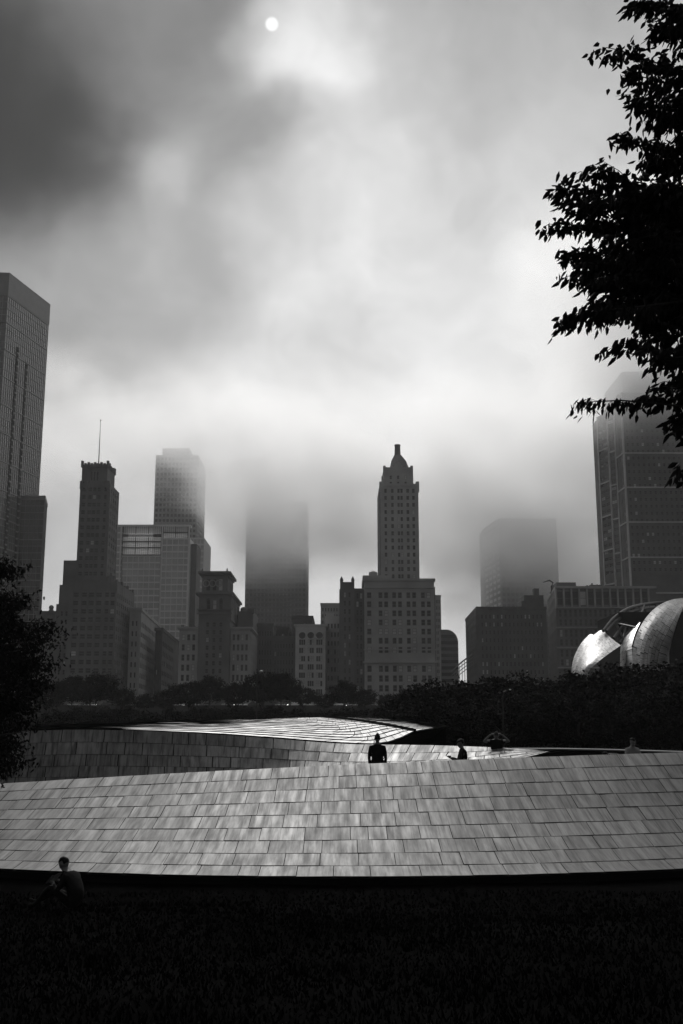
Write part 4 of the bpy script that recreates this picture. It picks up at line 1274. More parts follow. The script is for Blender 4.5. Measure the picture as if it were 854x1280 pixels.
# the low dark wood right behind the bridge: single trees of three kinds
HC = [crown_mesh('crown', 31 + k, 3.6, 2.75, 4.0, 150, 62, .30, M['leaf'], .30, .45) for k in range(3)]
HT = [trunk_mesh('trunk', 41 + k, 6.5, .2, 4.6, 3.4, M['bark']) for k in range(3)]
spots = [(502, 873, 96), (528, 862, 90), (556, 851, 84), (590, 843, 92), (622, 842, 84), (655, 843, 94), (688, 843, 85), (722, 843, 92), (752, 840, 82), (786, 834, 92), (815, 828, 84), (846, 822, 90), (880, 818, 84), (910, 815, 92),
         (515, 884, 74), (548, 872, 70), (590, 866, 72), (632, 868, 68), (676, 866, 72), (722, 866, 69), (768, 862, 73), (812, 856, 69), (858, 850, 72), (905, 850, 68)]
rr = random.Random(11)
nth = ['first', 'second', 'third', 'fourth', 'fifth', 'sixth', 'seventh', 'eighth', 'ninth', 'tenth', 'eleventh', 'twelfth', 'thirteenth', 'fourteenth', 'fifteenth']
for i, (px, py, Y) in enumerate(spots):
    c = P(px, py, Y); g = ground_z(c.x, Y)
    s = (c.z - g) / 6.9 * rr.uniform(.93, 1.09)
    back_ = i < 14
    lab = ('bushy dark tree, %s from the left in the back row right of the bridge bend' % nth[i]) if back_ else ('low dark tree, %s from the left in the front row right of the bridge bend' % nth[i - 14])
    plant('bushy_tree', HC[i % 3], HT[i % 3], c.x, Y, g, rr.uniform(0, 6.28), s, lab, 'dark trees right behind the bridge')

# park trees along the avenue, left and centre
AC = [crown_mesh('crown', 61 + k, 4.6, 3.0, 7.5, 110, 48, .5, M['leaf_far'], .3, .6) for k in range(3)]
AT_ = [trunk_mesh('trunk', 71 + k, 10, .25, 7, 4, M['bark']) for k in range(3)]
spots = [(60, 852, 200), (92, 846, 215), (122, 842, 205), (152, 858, 225), (182, 868, 235), (208, 864, 220), (236, 850, 210), (262, 846, 228), (296, 853, 218), (330, 838, 205), (352, 842, 222), (378, 858, 240), (404, 866, 236), (430, 852, 225), (456, 862, 238), (486, 866, 230), (512, 862, 220)]
for i, (px, py, Y) in enumerate(spots):
    c = P(px, py, Y); g = ground_z(c.x, Y)
    s = (c.z - g) / 10.6
    names = ('left of the setback tower', 'left below the setback tower', 'below the middle of the setback tower', 'below the receding stone block', 'below the small black block', 'left of the pavilion tower foot', 'below the left wing of the pavilion tower', 'below the pavilion tower', 'below the right wing of the pavilion tower', 'behind the thin lamp post', 'right of the thin lamp post', 'left below the arcaded building', 'below the arcaded building', 'below the narrow gothic building', 'left below the broad limestone block', 'below the middle of the limestone block', 'right below the limestone block')[i]
    plant('park_tree', AC[i % 3], AT_[i % 3], c.x, Y, g, rr.uniform(0, 6.28), s, 'dark leafy park tree ' + names, 'park trees in front of the avenue')
spots = [(72, 889, 120), (100, 886, 134), (128, 887, 128), (160, 885, 136), (190, 890, 122), (222, 888, 132), (250, 885, 138), (276, 886, 130), (304, 884, 122), (334, 883, 128), (362, 888, 118), (392, 890, 130), (420, 888, 124), (448, 887, 134), (474, 885, 128)]
spots = [(a, c - 3, y) for a, c, y in spots]
for i, (px, py, Y) in enumerate(spots):
    c = P(px, py, Y); g = ground_z(c.x, Y)
    plant('shrub_tree', HC[i % 3], HT[i % 3], c.x, Y, g, rr.uniform(0, 6.28), (c.z - g) / 6.9, 'low rounded tree just above the far cladding, %s from the left' % nth[i], 'low trees above the far cladding')

# small tree at the left edge
r = random.Random(5)
tx, ty = P(-95, 900, 20).x, 20.0; tg = ground_z(tx, ty)
root = empty('small_tree', (tx, ty, tg), 'dense low branched tree at the left edge with drooping lower sprays', 'tree')
tb, cb = MB(), MB()
tb.tube([(0, 0, -.2), (.05, .02, 1.2), (-.05, .05, 2.6), (.05, 0, 4.2), (0, 0, 5.6)], [.17, .14, .12, .08, .03], 9)
def spray(a, d, n, size, r, rad):
    for _ in range(n):
        k = r.random() ** .8
        c = a.lerp(d, .15 + .95 * k) + Vector((r.gauss(0, rad), r.gauss(0, rad), r.gauss(0, rad * .55)))
        ax = Vector((r.gauss(0, .5), r.gauss(0, .5), -.55 + r.gauss(0, .4)))
        leaf_faces(cb, c, ax, size * r.uniform(.7, 1.2), size * .42, r.random() * 6.28, r)
tips = [(8, 708), (30, 712), (46, 742), (40, 770), (74, 778), (62, 800), (78, 790), (66, 828), (74, 855), (58, 872), (66, 898), (52, 915), (40, 935), (20, 938), (5, 950), (-20, 720), (-60, 700), (-30, 760), (-20, 820), (-10, 870), (10, 740), (20, 800), (30, 850), (15, 900), (-60, 780), (-120, 720), (-170, 780), (-200, 860), (-140, 900), (45, 812), (35, 880), (10, 770), (50, 845), (0, 830), (30, 760), (-5, 910), (-30, 930)]
for i, (px, py) in enumerate(tips):
    px -= 15 if py < 880 else 24
    Yt = ty + r.uniform(-1.6, 1.6)
    d = P(px, py, Yt) - Vector((tx, ty, tg))
    s = Vector((0, 0, min(5.2, max(1.1, d.z - r.uniform(.1, .9)))))
    mid = s.lerp(d, .55) + Vector((0, 0, .22))
    tb.tube([s, mid, d], [.05, .03, .008], 5)
    for q in range(5):
        e = s.lerp(d, .45 + .13 * q) + Vector((r.gauss(0, .09), r.gauss(0, .3), r.gauss(0, .12)))
        spray(e.lerp(s, .12), e + Vector((r.gauss(.02, .09), r.gauss(0, .2), r.gauss(-.1, .12))), 170, .092, r, .17)
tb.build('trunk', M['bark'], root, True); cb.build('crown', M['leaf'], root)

# large tree leaning in from the right
r = random.Random(23)
tx, ty = 6.3, 10.8; tg = ground_z(tx, ty)
root = empty('overhanging_tree', (tx, ty, tg), 'large tree reaching in from the right edge with pointed leaves against the sky', 'tree')
tb, cb = MB(), MB()
O = Vector((tx, ty, tg))
tb.tube([(0, 0, -.3), (-.1, 0, 2), (.05, .1, 4.2), (-.15, 0, 6.2), (0, .1, 8.4), (.1, 0, 10.6)], [.3, .25, .22, .17, .11, .03], 10)
def twig(a, d, n_leaf, lf, droop, thick=.006, rad=.05):
    tb.tube([a, a.lerp(d, .5) + Vector((0, 0, .03)), d], [thick, thick * .8, thick * .4], 4)
    for k in range(n_leaf):
        t_ = (k + r.random()) / n_leaf
        c = a.lerp(d, t_) + Vector((r.gauss(0, rad), r.gauss(0, rad), r.gauss(0, rad * .7)))
        ax = (d - a).normalized() * .55 + Vector((r.gauss(0, .45), r.gauss(0, .45), -droop + r.gauss(0, .35)))
        leaf_faces(cb, c, ax, lf * r.uniform(.7, 1.25), lf * .40 * r.uniform(.8, 1.2), r.random() * 6.28, r)
# limb tips on the outline, with how thick the spray is
limbs = [(778, 8, 1), (802, 40, 1.2), (746, 66, .8), (762, 96, 1), (782, 128, 1.3), (768, 178, .9), (812, 150, 1.2), (800, 205, 1.2), (716, 220, 1.0), (686, 246, .9), (676, 284, .9), (706, 262, 1.2), (700, 318, 1.2), (706, 346, .9), (728, 330, 1.3),
         (702, 392, .8), (722, 386, 1), (748, 384, 1.2), (772, 428, 1.0), (790, 405, 1.2), (812, 470, 1.1), (826, 500, 1), (802, 522, .8), (832, 545, .9), (848, 556, .9), (842, 612, .35), (760, 300, 1.4), (752, 250, 1.4), (775, 350, 1.4), (800, 300, 1.4), (822, 380, 1.4), (838, 440, 1.3), (840, 250, 1.4), (830, 90, 1.4), (845, 30, 1.3), (842, 190, 1.3), (848, 330, 1.4), (790, 250, 1.4), (742, 285, 1.3), (735, 352, 1.1),
         (820, 15, 1.2), (832, 130, 1.3), (815, 330, 1.4), (840, 390, 1.4), (845, 500, 1.0), (778, 270, 1.4), (812, 235, 1.3), (796, 378, 1.3), (758, 330, 1.3)]
limbs = [(a + (26 if c < 140 else 19), (c if c < 470 else c - 22) - (4 if c < 300 else 0), t if c < 490 else t * .75) for a, c, t in limbs]
limbs += [(880 + 45 * (k % 6), 20 + 46 * (k // 6) * 2 + r.uniform(-20, 20), .9) for k in range(36)]
for i, (px, py, th) in enumerate(limbs):
    Yt = ty + r.uniform(-1.5, .9)
    d = P(px, py, Yt) - O
    out = math.hypot(d.x, d.y)
    s = Vector((-.05, 0, min(10.2, max(2.6, d.z - (.28 if py < 330 else .02) * out - r.uniform(0, .4)))))
    mid = s.lerp(d, .6) + Vector((0, 0, .10 * out))
    tb.tube([s, s.lerp(mid, .5) + Vector((0, 0, .04)), mid, d], [.035, .028, .018, .004], 5)
    # sprays of leaves on the outer part of each limb
    n = int(20 * th)
    for q in range(n):
        t_ = 1 - (q / n) ** 1.15 * .62
        a = s.lerp(mid, t_ / .6) if t_ < .6 else mid.lerp(d, (t_ - .6) / .4)
        sd = (d - mid).normalized()
        taper = .25 + .75 * min(1, (1 - t_) / .22)
        e = a + sd * r.uniform(.05, .22) + Vector((r.gauss(0, .16), r.gauss(0, .2), r.gauss(-.06, .15))) * taper * min(1.15, th + .1)
        twig(a, e, 28, .115, .8)
# thin horizontal spray crossing in front of the tall banded tower, and a hanging twig
d = P(722, 503, 10.2) - O; s0_ = P(830, 505, 10.4) - O
tb.tube([Vector((0, 0, s0_.z - .3)), s0_, s0_.lerp(d, .5) + Vector((0, 0, .03)), d], [.03, .012, .008, .003], 5)
for k in range(13):
    a = s0_.lerp(d, .32 + .68 * k / 12) + Vector((0, 0, .02)); twig(a, a + Vector((r.uniform(-.12, -.02), r.gauss(0, .08), -.06 + r.gauss(0, .035))), 8, .09, .8, .003, .028)
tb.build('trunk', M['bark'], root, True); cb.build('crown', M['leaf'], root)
for o in root.children: pass

# ------------------------------------------------------------------ grass on the near lawn
r = random.Random(3); gb = MB()
for _ in range(46000):
    y = 4.6 + 16.6 * r.random() ** 1.5; x = r.uniform(-.40, .40) * (y + 2)
    z = ground_z(x, y) + .05 * noise.noise(Vector((x * .35, y * .35, 0)))
    h = r.uniform(.03, .075) * (1 + .5 * noise.noise(Vector((x * 1.3, y * 1.3, 4)))); a = r.random() * 6.28; w = .006 + .0009 * y
    lx, ly = r.gauss(0, .025), r.gauss(0, .025)
    b_ = len(gb.v)
    gb.v += [(x - w * math.cos(a), y - w * math.sin(a), z - .01), (x + w * math.cos(a), y + w * math.sin(a), z - .01), (x + lx, y + ly, z + h)]
    gb.f.append((b_, b_ + 1, b_ + 2)); gb.m.append(0)
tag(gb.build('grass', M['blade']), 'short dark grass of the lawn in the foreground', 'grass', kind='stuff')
# ------------------------------------------------------------------ people
CL = {'shirt': mat('dark_cloth', .011, .9, var=.25, scale=6, spec=.05), 'mid': mat('grey_cloth', .22, .9, var=.2, scale=6, spec=.05), 'skin': mat('skin', .11, .6, var=.1, scale=5),
      'hair': mat('hair', .008, .7, var=.3, scale=30, spec=.1), 'trousers': mat('trouser_cloth', .010, .9, var=.2, scale=6, spec=.05), 'phone': mat('phone_glass', .02, .2, spec=.5)}
def person(label, J, edges, rads, loc, rot, head, look, hands=(), mats=(), s=1.0, hair='short', vox=.014, group=None, extra=None):
    """J: joints (metres, figure faces -y before turning), one skinned surface fused with a shaped head, ears, nose and hands"""
    names = list(J); me = bpy.data.meshes.new('figure')
    me.from_pydata([J[k] for k in names], [(names.index(a), names.index(c)) for a, c in edges], [])
    o = bpy.data.objects.new('figure', me); COL.objects.link(o)
    sk = o.modifiers.new('skin', 'SKIN'); sk.use_smooth_shade = True
    lay = me.skin_vertices[0] if me.skin_vertices else None
    for i, k in enumerate(names):
        lay.data[i].radius = rads[k] if isinstance(rads[k], tuple) else (rads[k], rads[k]); lay.data[i].use_root = (k == 'pelvis')
    sb = o.modifiers.new('sub', 'SUBSURF'); sb.levels = 2; sb.render_levels = 2
    dg = bpy.context.evaluated_depsgraph_get()
    ev = bpy.data.meshes.new_from_object(o.evaluated_get(dg))
    bpy.data.objects.remove(o)
    bm2 = bmesh.new(); bm2.from_mesh(ev)
    bmesh.ops.remove_doubles(bm2, verts=bm2.verts, dist=1e-5)
    bmesh.ops.holes_fill(bm2, edges=[e for e in bm2.edges if e.is_boundary], sides=0)
    bmesh.ops.recalc_face_normals(bm2, faces=bm2.faces)
    bm2.to_mesh(ev); bm2.free()
    mb = MB(); mb.v = [tuple(v.co) for v in ev.vertices]; mb.f = [tuple(p.vertices) for p in ev.polygons]; mb.m = [0] * len(mb.f)
    h = Vector(head) - Vector((0, 0, .025)); hd = MB()
    hd.ball((0, .008, .02), .075, .093, .098, 18, 14)                      # skull
    hd.ball((0, -.022, -.055), .056, .062, .068, 14, 10)                   # jaw
    hd.ball((0, -.094, -.012), .012, .018, .022, 8, 6)                     # nose
    hd.ball((0, -.080, -.058), .024, .012, .010, 8, 6)                     # mouth
    for sx in (-1, 1):
        hd.ball((sx * .077, .008, -.005), .012, .022, .032, 8, 6)           # ears
        hd.ball((sx * .03, -.080, .014), .013, .010, .010, 8, 6)            # eyes under the brow
    Rm = Matrix.Rotation(look[0], 4, 'Z') @ Matrix.Rotation(look[1], 4, 'X')
    bb = len(mb.v)
    mb.v += [tuple(h + Rm @ Vector(v)) for v in hd.v]; mb.f += [tuple(bb + i for i in f) for f in hd.f]; mb.m += [0] * len(hd.f)
    for (wr, d, up, curl) in hands:                                        # palm, four unequal bent fingers and a thumb from its side
        wr, d, up = Vector(wr), Vector(d).normalized(), Vector(up).normalized(); sd = d.cross(up).normalized()
        hm = MB()
        for k in range(4):
            off_ = sd * (.028 - .019 * k); b0 = wr + d * .03 + off_ * .6; b1 = wr + d * .085 + off_
            L_ = (.062, .074, .068, .052)[k]
            m1 = b1 + (d + up * -curl * .4).normalized() * L_ * .45; m2 = m1 + (d + up * -curl * 1.3).normalized() * L_ * .55
            hm.tube([b0, b1, m1, m2], [.014, .0115, .010, .0085], 6)
        tb0 = wr + d * .025 + sd * .02; hm.tube([tb0, tb0 + (d * .6 + sd).normalized() * .035, tb0 + (d * .6 + sd).normalized() * .035 + (d + sd * .2 - up * curl * .5).normalized() * .03], [.014, .012, .009], 6)
        hm.ball(tuple(wr + d * .045), .036, .036, .036, 8, 6)
        bb = len(mb.v); mb.v += hm.v; mb.f += [tuple(bb + i for i in f) for f in hm.f]; mb.m += [0] * len(hm.f)
    o = mb.build('person', [CL['skin']])
    rm = o.modifiers.new('fuse', 'REMESH'); rm.mode = 'VOXEL'; rm.voxel_size = vox; rm.use_smooth_shade = True
    sm_ = o.modifiers.new('soft', 'SMOOTH'); sm_.factor = .5; sm_.iterations = 2
    dg = bpy.context.evaluated_depsgraph_get()
    ev = bpy.data.meshes.new_from_object(o.evaluated_get(dg)); o.modifiers.clear(); o.data = ev
    ev.materials.clear()
    for k in ('skin', 'shirt', 'trousers', 'mid'): ev.materials.append(CL[k])
    for p in ev.polygons:
        p.use_smooth = True
        p.material_index = mats(p.center) if callable(mats) else 0
    T = Matrix.Translation(loc) @ Matrix.Rotation(rot, 4, 'Z') @ Matrix.Scale(s, 4)
    o.matrix_world = T
    tag(o, label, 'person', group)
    # hair follows the skull
    hr = MB()
    hb_ = MB(); hb_.ball((0, .014, .028), .082, .099, .104, 20, 16)
    if hair == 'curly':
        hb_.ball((0, .03, .05), .096, .11, .09, 16, 12)
    keep = [f for f in hb_.f if all(hb_.v[i][2] > (-.02 if hb_.v[i][1] > .02 else .055 - .3 * max(0, -hb_.v[i][1] - .05)) for i in f)]
    jit = random.Random(4)
    jj = [tuple(Vector(v) * (1 + jit.uniform(-.03, .04))) for v in hb_.v]
    hr.v = [tuple(h + Rm @ Vector(v)) for v in jj]; hr.f = keep; hr.m = [0] * len(keep)
    if hair == 'bun': hr.ball(tuple(h + Rm @ Vector((0, .045, .115))), .036)
    ho = hr.build('hair', CL['hair'], o, True)
    so_ = ho.modifiers.new('thick', 'SOLIDIFY'); so_.thickness = .012
    if extra: extra(o)
    return o

BODY = [('pelvis', 'waist'), ('waist', 'chest'), ('chest', 'neck'), ('neck', 'skull'), ('pelvis', 'hipL'), ('hipL', 'kneeL'), ('kneeL', 'ankL'), ('ankL', 'toeL'), ('pelvis', 'hipR'), ('hipR', 'kneeR'), ('kneeR', 'ankR'), ('ankR', 'toeR'),
        ('chest', 'shL'), ('shL', 'elL'), ('elL', 'wrL'), ('chest', 'shR'), ('shR', 'elR'), ('elR', 'wrR')]
RAD = dict(pelvis=(.155, .12), waist=(.155, .11), chest=(.18, .125), neck=.068, skull=.06, hipL=.095, hipR=.095, kneeL=.062, kneeR=.062, ankL=.043, ankR=.043, toeL=.035, toeR=.035,
           shL=.068, shR=.068, elL=.044, elR=.044, wrL=.03, wrR=.03)
def stand(**kw):
    J = dict(pelvis=(0, 0, .96), waist=(0, 0, 1.12), chest=(0, .01, 1.32), neck=(0, .0, 1.50), skull=(0, -.01, 1.60), hipL=(.10, 0, .90), hipR=(-.10, 0, .90), kneeL=(.11, -.02, .50), kneeR=(-.11, -.02, .50), ankL=(.11, .02, .085), ankR=(-.11, .02, .085), toeL=(.12, -.15, .04), toeR=(-.12, -.15, .04),
             shL=(.185, .0, 1.42), shR=(-.185, .0, 1.42), elL=(.24, .03, 1.13), elR=(-.24, .03, 1.13), wrL=(.23, -.05, .88), wrR=(-.23, -.05, .88))
    J.update(kw); return J
def dress(shirt=1, hem=.93, neck=1.50, sleeve=None):
    def f(c):
        if c.z > neck: return 0
        if sleeve and sleeve(c): return 0
        return shirt if c.z > hem else 2
    return f

# man standing on the deck, seen from behind
q = P(472, 948, 30.6); dz = -.22
person('man standing on the bridge deck seen from behind in a dark shirt, arms down', stand(elL=(.225, .03, 1.15), elR=(-.225, .03, 1.15), wrL=(.21,-.05,.9), wrR=(-.21,-.05,.9)), BODY, RAD, (q.x, 30.6, dz), math.pi - .1, (0, -.012, 1.67), (.1, .05),
       [((.21, -.05, .90), (0, -.1, -1), (1, 0, 0), .5), ((-.21, -.05, .90), (0, -.1, -1), (-1, 0, 0), .5)], dress(sleeve=lambda c: c.z < .90 and abs(c.x) > .17), s=1.03, hair='bun')
# person in profile holding a phone
q = P(579, 948, 30.9)
def phone(o):
    f = MB(); f.box(-.036, .036, -.005, .005, -.075, .075); k = f.build('phone', CL['phone'], o, loc=(.02, -.50, 1.36)); k.rotation_euler = (-.5, 0, 0)
phone_pos = (q.x, 30.9, dz)
J = stand(chest=(0, .02, 1.31), neck=(0, -.02, 1.49), skull=(0, -.05, 1.58), elL=(.20, -.12, 1.14), wrL=(.10, -.38, 1.24), elR=(-.20, -.10, 1.12), wrR=(-.09, -.36, 1.22))
o = person('person in a dark top on the deck looking at a phone in both hands', J, BODY, RAD, phone_pos, -math.pi / 2 + .2, (0, -.075, 1.645), (0, .32),
           [((.10, -.38, 1.24), (-.5, -.8, .5), (0, .4, .8), .9), ((-.09, -.36, 1.22), (.5, -.8, .5), (0, .4, .8), .9)], dress(sleeve=lambda c: c.y < -.30 and c.z > 1.1), s=.96, hair='curly')
f = MB(); f.box(-.036, .036, -.005, .005, -.075, .075)
k = f.build('phone', CL['phone']); k.matrix_world = o.matrix_world @ Matrix.Translation((0, -.475, 1.34)) @ Matrix.Rotation(-.6, 4, 'X')
tag(k, 'dark phone held up by the person in profile on the deck', 'phone')
# person with both elbows raised
q = P(621, 934, 34.4)
J = stand(shL=(.18, 0, 1.44), shR=(-.18, 0, 1.44), elL=(.40, -.12, 1.44), elR=(-.40, -.12, 1.44), wrL=(.16, -.14, 1.66), wrR=(-.16, -.14, 1.66))
o = person('person beyond the bright wall tip, both elbows raised to a camera', J, BODY, RAD, (q.x, 34.4, -.06), -.15, (0, -.02, 1.64), (0, .1),
           [((.16, -.14, 1.66), (-.9, -.3, .15), (0, -.6, .8), .8), ((-.16, -.14, 1.66), (.9, -.3, .15), (0, -.6, .8), .8)], dress(shirt=1, sleeve=lambda c: abs(c.x) > .27 or (c.z > 1.42 and abs(c.x) > .2)), s=1.0)
f = MB(); f.box(-.06, .06, -.02, .02, -.04, .04); f.tube([(0, -.02, 0), (0, -.07, 0)], [.032, .03], 10)
k = f.build('camera', CL['phone']); k.matrix_world = o.matrix_world @ Matrix.Translation((0, -.19, 1.66))
tag(k, 'small camera held to the face of the person with raised elbows', 'camera')
# seated figures by the far parapet
SIT = dict(pelvis=(0, 0, .50), waist=(0, .02, .66), chest=(0, -.02, .86), neck=(0, -.05, 1.04), skull=(0, -.07, 1.12), hipL=(.1, -.04, .48), hipR=(-.1, -.04, .48), kneeL=(.13, -.44, .50), kneeR=(-.13, -.44, .50), ankL=(.13, -.42, .09), ankR=(-.13, -.42, .09), toeL=(.14, -.58, .04), toeR=(-.14, -.58, .04),
           shL=(.185, -.03, .96), shR=(-.185, -.03, .96), elL=(.24, -.12, .70), elR=(-.24, -.12, .70), wrL=(.14, -.34, .60), wrR=(-.14, -.34, .60))
q = P(790, 940, 32.4)
bench = MB(); bench.box(-1.25, 1.0, -.22, .24, .37, .43); 
for xx in (-1.1, .85): bench.box(xx - .04, xx + .04, -.18, .2, -.44, .37)
bo = bench.build('bench', M['deck'], loc=(q.x, 32.4, .23)); tag(bo, 'low bench behind the near ridge under the two seated people', 'bench')
person('person in a grey top sitting upright on the bench at the right', SIT, BODY, RAD, (q.x, 32.4, .20), .25, (0, -.09, 1.19), (0, .15),
       [((.14, -.34, .60), (-.3, -1, -.2), (0, 0, 1), .5), ((-.14, -.34, .60), (.3, -1, -.2), (0, 0, 1), .5)], lambda c: 0 if c.z > 1.05 or (c.y < -.30 and c.z > .57) else 3 if c.z > .55 and c.y > -.3 else 2, s=1.0)
q = P(777, 944, 32.35)
J = dict(SIT); J.update(waist=(0, -.06, .64), chest=(0, -.24, .76), neck=(0, -.42, .80), skull=(0, -.48, .79), shL=(.185, -.28, .80), shR=(-.185, -.28, .80), elL=(.22, -.42, .56), elR=(-.22, -.42, .56), wrL=(.12, -.55, .42), wrR=(-.12, -.55, .42))
person('person bent far forward on the bench beside the upright sitter, pale back showing', J, BODY, RAD, (q.x, 32.4, .20), -1.15, (0, -.56, .80), (0, .7),
       [((.12, -.55, .42), (0, -.5, -1), (1, 0, 0), .5), ((-.12, -.55, .42), (0, -.5, -1), (-1, 0, 0), .5)], lambda c: 0 if (c.y < -.46 and c.z > .7) or (c.y < -.5 and c.z < .5 and c.z > .25) else 3 if c.z > .5 and c.y > -.44 else 2, s=1.0)
# man sitting on the lawn, knees drawn up, reading
q = P(95, 1142, 18.5); gz_ = ground_z(q.x, 18.5) + .01
J = dict(pelvis=(0, 0, .12), waist=(0, .03, .27), chest=(0, -.10, .49), neck=(0, -.22, .655), skull=(0, -.27, .72), hipL=(.1, -.06, .12), hipR=(-.1, -.06, .12), kneeL=(.14, -.46, .40), kneeR=(-.12, -.50, .30), ankL=(.15, -.74, .09), ankR=(-.10, -.92, .08), toeL=(.16, -.90, .06), toeR=(-.10, -1.06, .13),
         shL=(.19, -.13, .565), shR=(-.19, -.13, .565), elL=(.26, -.24, .35), elR=(-.25, -.26, .35), wrL=(.12, -.42, .46), wrR=(-.10, -.42, .46))
o = person('man sitting on the dark lawn with knees up, back bent over a paper', J, BODY, dict(RAD, chest=(.205, .15), waist=(.19, .14), pelvis=(.19, .14), neck=.066, shL=.08, shR=.08), (q.x, 18.5, gz_), -math.pi / 2 - .35, (0, -.295, .79), (0, .55),
           [((.12, -.42, .46), (-.4, -.8, .3), (0, .3, .8), .7), ((-.10, -.42, .46), (.4, -.8, .3), (0, .3, .8), .7)], lambda c: 0 if c.z > .665 or (c.y < -.37 and c.z > .42) else 1 if c.z > .2 and c.y > -.36 and not (c.y < -.2 and c.z < .3 and abs(c.x) < .2) else 2, s=.93, vox=.010)
f = MB()
for i in range(6):
    for sx in (-1, 1):
        pass
pts = [(-.15 + .05 * i, -.012 * math.sin(i * 1.0), 0) for i in range(7)]
for a, c in zip(pts, pts[1:]):
    f.face([(a[0], a[1], -.1), (c[0], c[1], -.1), (c[0], c[1] + .01, .1), (a[0], a[1] + .01, .1)]); f.face([(a[0], a[1] + .004, -.1), (a[0], a[1] + .014, .1), (c[0], c[1] + .014, .1), (c[0], c[1] + .004, -.1)])
k = f.build('paper', mat('crumpled_paper', .2, .9, var=.5, scale=14)); k.matrix_world = o.matrix_world @ Matrix.Translation((0, -.50, .53)) @ Matrix.Rotation(-.7, 4, 'X')
tag(k, 'open printed paper in the hands of the man on the lawn', 'paper')
bg_ = MB(); bg_.ball((0, 0, .14), .22, .15, .15, 14, 10); bg_.tube([(-.12, 0, .24), (0, 0, .34), (.12, 0, .24)], .012, 6)
# ------------------------------------------------------------------ cars and a coach on the avenue
PAINT = [mat('car_paint_' + n, v, .22, .0, var=.05, scale=.5, spec=.6) for n, v in (('white', .75), ('silver', .45), ('black', .03), ('grey', .15))]
GLASS, TYRE, LAMP = mat('car_glass', .02, .06, spec=.9, var=.05), mat('tyre', .02, .9), mat('lamp_lens', .6, .15, spec=.8)
LIT = bpy.data.materials.new('lit_headlamp'); LIT.use_nodes = True
LIT.node_tree.nodes['Principled BSDF'].inputs['Emission Color'].default_value = (1, 1, 1, 1); LIT.node_tree.nodes['Principled BSDF'].inputs['Emission Strength'].default_value = 9
def loft(mb, secs, mi=0):
    rings = []
    for (x, pts) in secs:
        rings.append(len(mb.v)); mb.v += [(x, y, z) for y, z in pts]
    n = len(secs[0][1])
    for a, c in zip(rings, rings[1:]):
        for k in range(n): mb.f.append((a + k, a + (k + 1) % n, c + (k + 1) % n, c + k)); mb.m.append(mi)
    mb.f.append(tuple(range(rings[0] + n - 1, rings[0] - 1, -1))); mb.m.append(mi); mb.f.append(tuple(range(rings[-1], rings[-1] + n))); mb.m.append(mi)
def car_meshes():
    b = MB()
    def sec(w, z0, z1): return [(-w, z0), (w, z0), (w * 1.02, (z0 + z1) / 2), (w * .93, z1), (-w * .93, z1), (-w * 1.02, (z0 + z1) / 2)]
    loft(b, [(-2.25, sec(.75, .42, .72)), (-2.1, sec(.84, .28, .86)), (-1.2, sec(.89, .24, .95)), (.6, sec(.9, .24, .97)), (1.5, sec(.88, .24, .92)), (2.1, sec(.82, .28, .8)), (2.28, sec(.72, .42, .66))])
    rf = MB(); loft(rf, [(-1.45, sec(.70, 1.36, 1.38)), (-.9, sec(.68, 1.42, 1.48)), (.3, sec(.68, 1.42, 1.49)), (.75, sec(.68, 1.38, 1.41))])
    gl = MB(); loft(gl, [(-1.95, sec(.80, .93, .95)), (-1.3, sec(.72, .93, 1.37)), (-.8, sec(.72, .93, 1.44)), (.3, sec(.72, .93, 1.44)), (.75, sec(.72, .93, 1.36)), (1.45, sec(.78, .91, .93))])
    wh = MB(); wh.tube([(0, -.11, 0), (0, .11, 0)], [.33, .33], 16); wh.tube([(0, -.115, 0), (0, .115, 0)], [.19, .19], 10, 1)
    hl = MB(); hl.ball((0, 0, 0), .09, .19, .11, 10, 8)
    return b, rf, gl, wh.mesh('wheel', [TYRE, M['steel_frame']], True), hl.mesh('headlight', LIT, True)
cb_, crf, cgl, WHEEL, HEAD = car_meshes()
HEAD_OFF = HEAD.copy(); HEAD_OFF.materials[0] = LAMP
cgm = cgl.mesh('window', GLASS, True)
bms, rms = [cb_.mesh('body', p, True) for p in PAINT], [crf.mesh('roof', p, True) for p in PAINT]
cn = ['white', 'silver', 'black', 'grey']
cars = [(92, 388, 1), (112, 391, 0), (134, 388, 2), (152, 397, 0), (205, 388, 1), (222, 391, 0), (241, 388, 0), (258, 397, 3), (285, 388, 1), (302, 391, 0), (318, 388, 2), (352, 391, 1), (425, 388, 0), (441, 397, 1), (462, 388, 3), (478, 391, 0), (492, 388, 1), (506, 397, 0)]
foot_of = ['left below the setback tower', 'below the setback tower', 'right below the setback tower', 'at the foot of the receding stone block', 'at the foot of the small black block', 'left of the pavilion tower foot', 'at the left wing of the pavilion tower', 'under the arched front of the pavilion tower', 'under the right part of the pavilion tower', 'at the right wing of the pavilion tower', 'by the lamp post', 'at the low brick block', 'at the pale stone block', 'below the narrow gothic building', 'at the left end of the limestone block', 'left of the middle of the limestone block', 'at the middle of the limestone block', 'right of the middle of the limestone block']
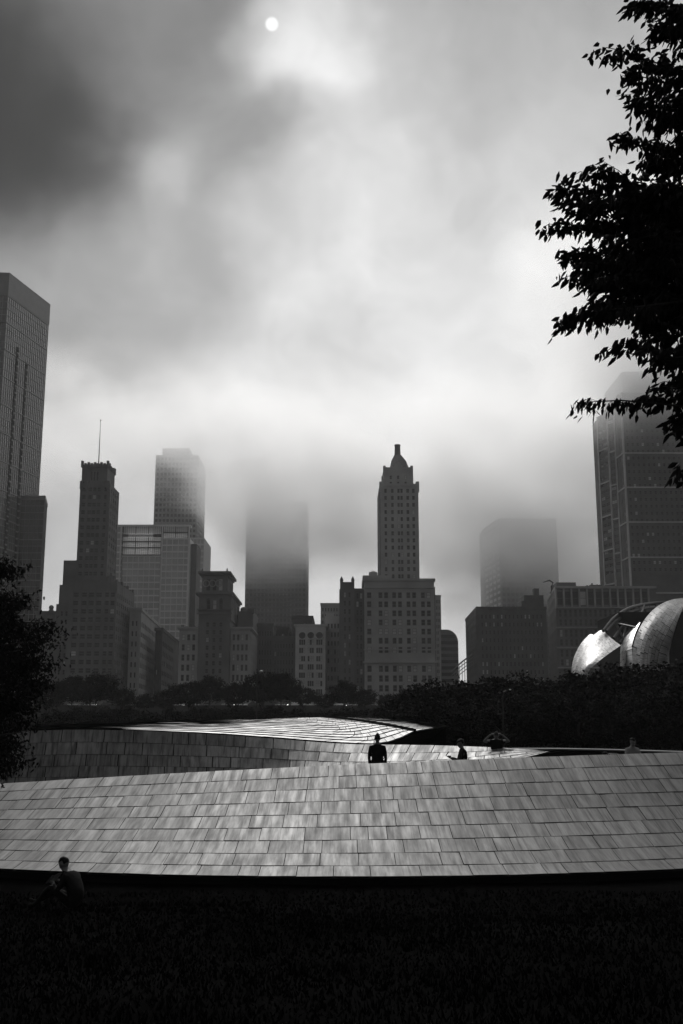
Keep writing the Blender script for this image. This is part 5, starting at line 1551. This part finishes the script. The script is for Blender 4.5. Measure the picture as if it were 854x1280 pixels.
for i, (px, y, k) in enumerate(cars):
    o = empty('car', (P(px, 885, y).x, y, 11.22), cn[k] + ' car on the avenue ' + foot_of[i], 'car', 'cars along the avenue')
    o.rotation_euler = (0, 0, 0 if y < 394 else math.pi)
    bo = link('body', bms[k], o); link('roof', rms[k], o); link('window', cgm, o)
    for sx in (-1.4, 1.42):
        for sy in (-.78, .78): link('wheel', WHEEL, o, (sx, sy, .33))
    for sy in (-.6, .6): link('headlight', HEAD if i in (1, 5, 8, 11, 13, 16) else HEAD_OFF, bo, (2.2, sy * 1.15, .66))
o = empty('coach', (P(385, 880, 389).x, 389, 11.22), 'long white coach passing in front of the pale arcaded building', 'bus')
bb = MB(); bb.box(-6, 6, -1.25, 1.25, .4, 1.5); bb.box(-5.95, 5.95, -1.24, 1.24, 2.5, 3.2); bb.box(-5.7, 5.7, -1.1, 1.1, 3.2, 3.34); bb.build('body', PAINT[0], o)
wb = MB(); wb.box(-5.93, 5.93, -1.22, 1.22, 1.5, 2.5); wb.build('window', GLASS, o)
for sx in (-3.8, 3.9):
    for sy in (-1.1, 1.1):
        w_ = link('wheel', WHEEL, o, (sx, sy, .48)); w_.scale = (1.4, 1.2, 1.4)

# ------------------------------------------------------------------ lamp posts
def lamp_post(px, pytop, Y, label, sz=(.20, .14, .09), lm=LAMP, thin=1.0):
    t = P(px, pytop, Y); g = ground_z(t.x, Y)
    o = empty('lamp_post', (t.x, Y, g), label, 'lamp post', 'thin park lamp posts')
    h = t.z - g
    m = MB(); m.tube([(0, 0, 0), (0, 0, .6)], [.14 * thin, .11 * thin], 10); m.tube([(0, 0, .6), (0, 0, h - .3)], [.085 * thin, .06 * thin], 10); m.build('post', M['iron'], o)
    a = MB(); a.tube([(0, 0, h - .4), (.08, 0, h - .05), (.35, 0, h + .1)], [.05, .04, .03], 6); a.build('arm', M['iron'], o)
    l = MB(); l.ball((.42, 0, h + .08), *sz, 12, 8); l.build('lantern', lm, o, True)
lamp_post(321.5, 840, 112, 'thin lamp post in front of the trees right of the pavilion tower')
lamp_post(628, 864, 58, 'thin lamp post against the dark trees behind the person with raised elbows', (.07, .05, .035), thin=.6)
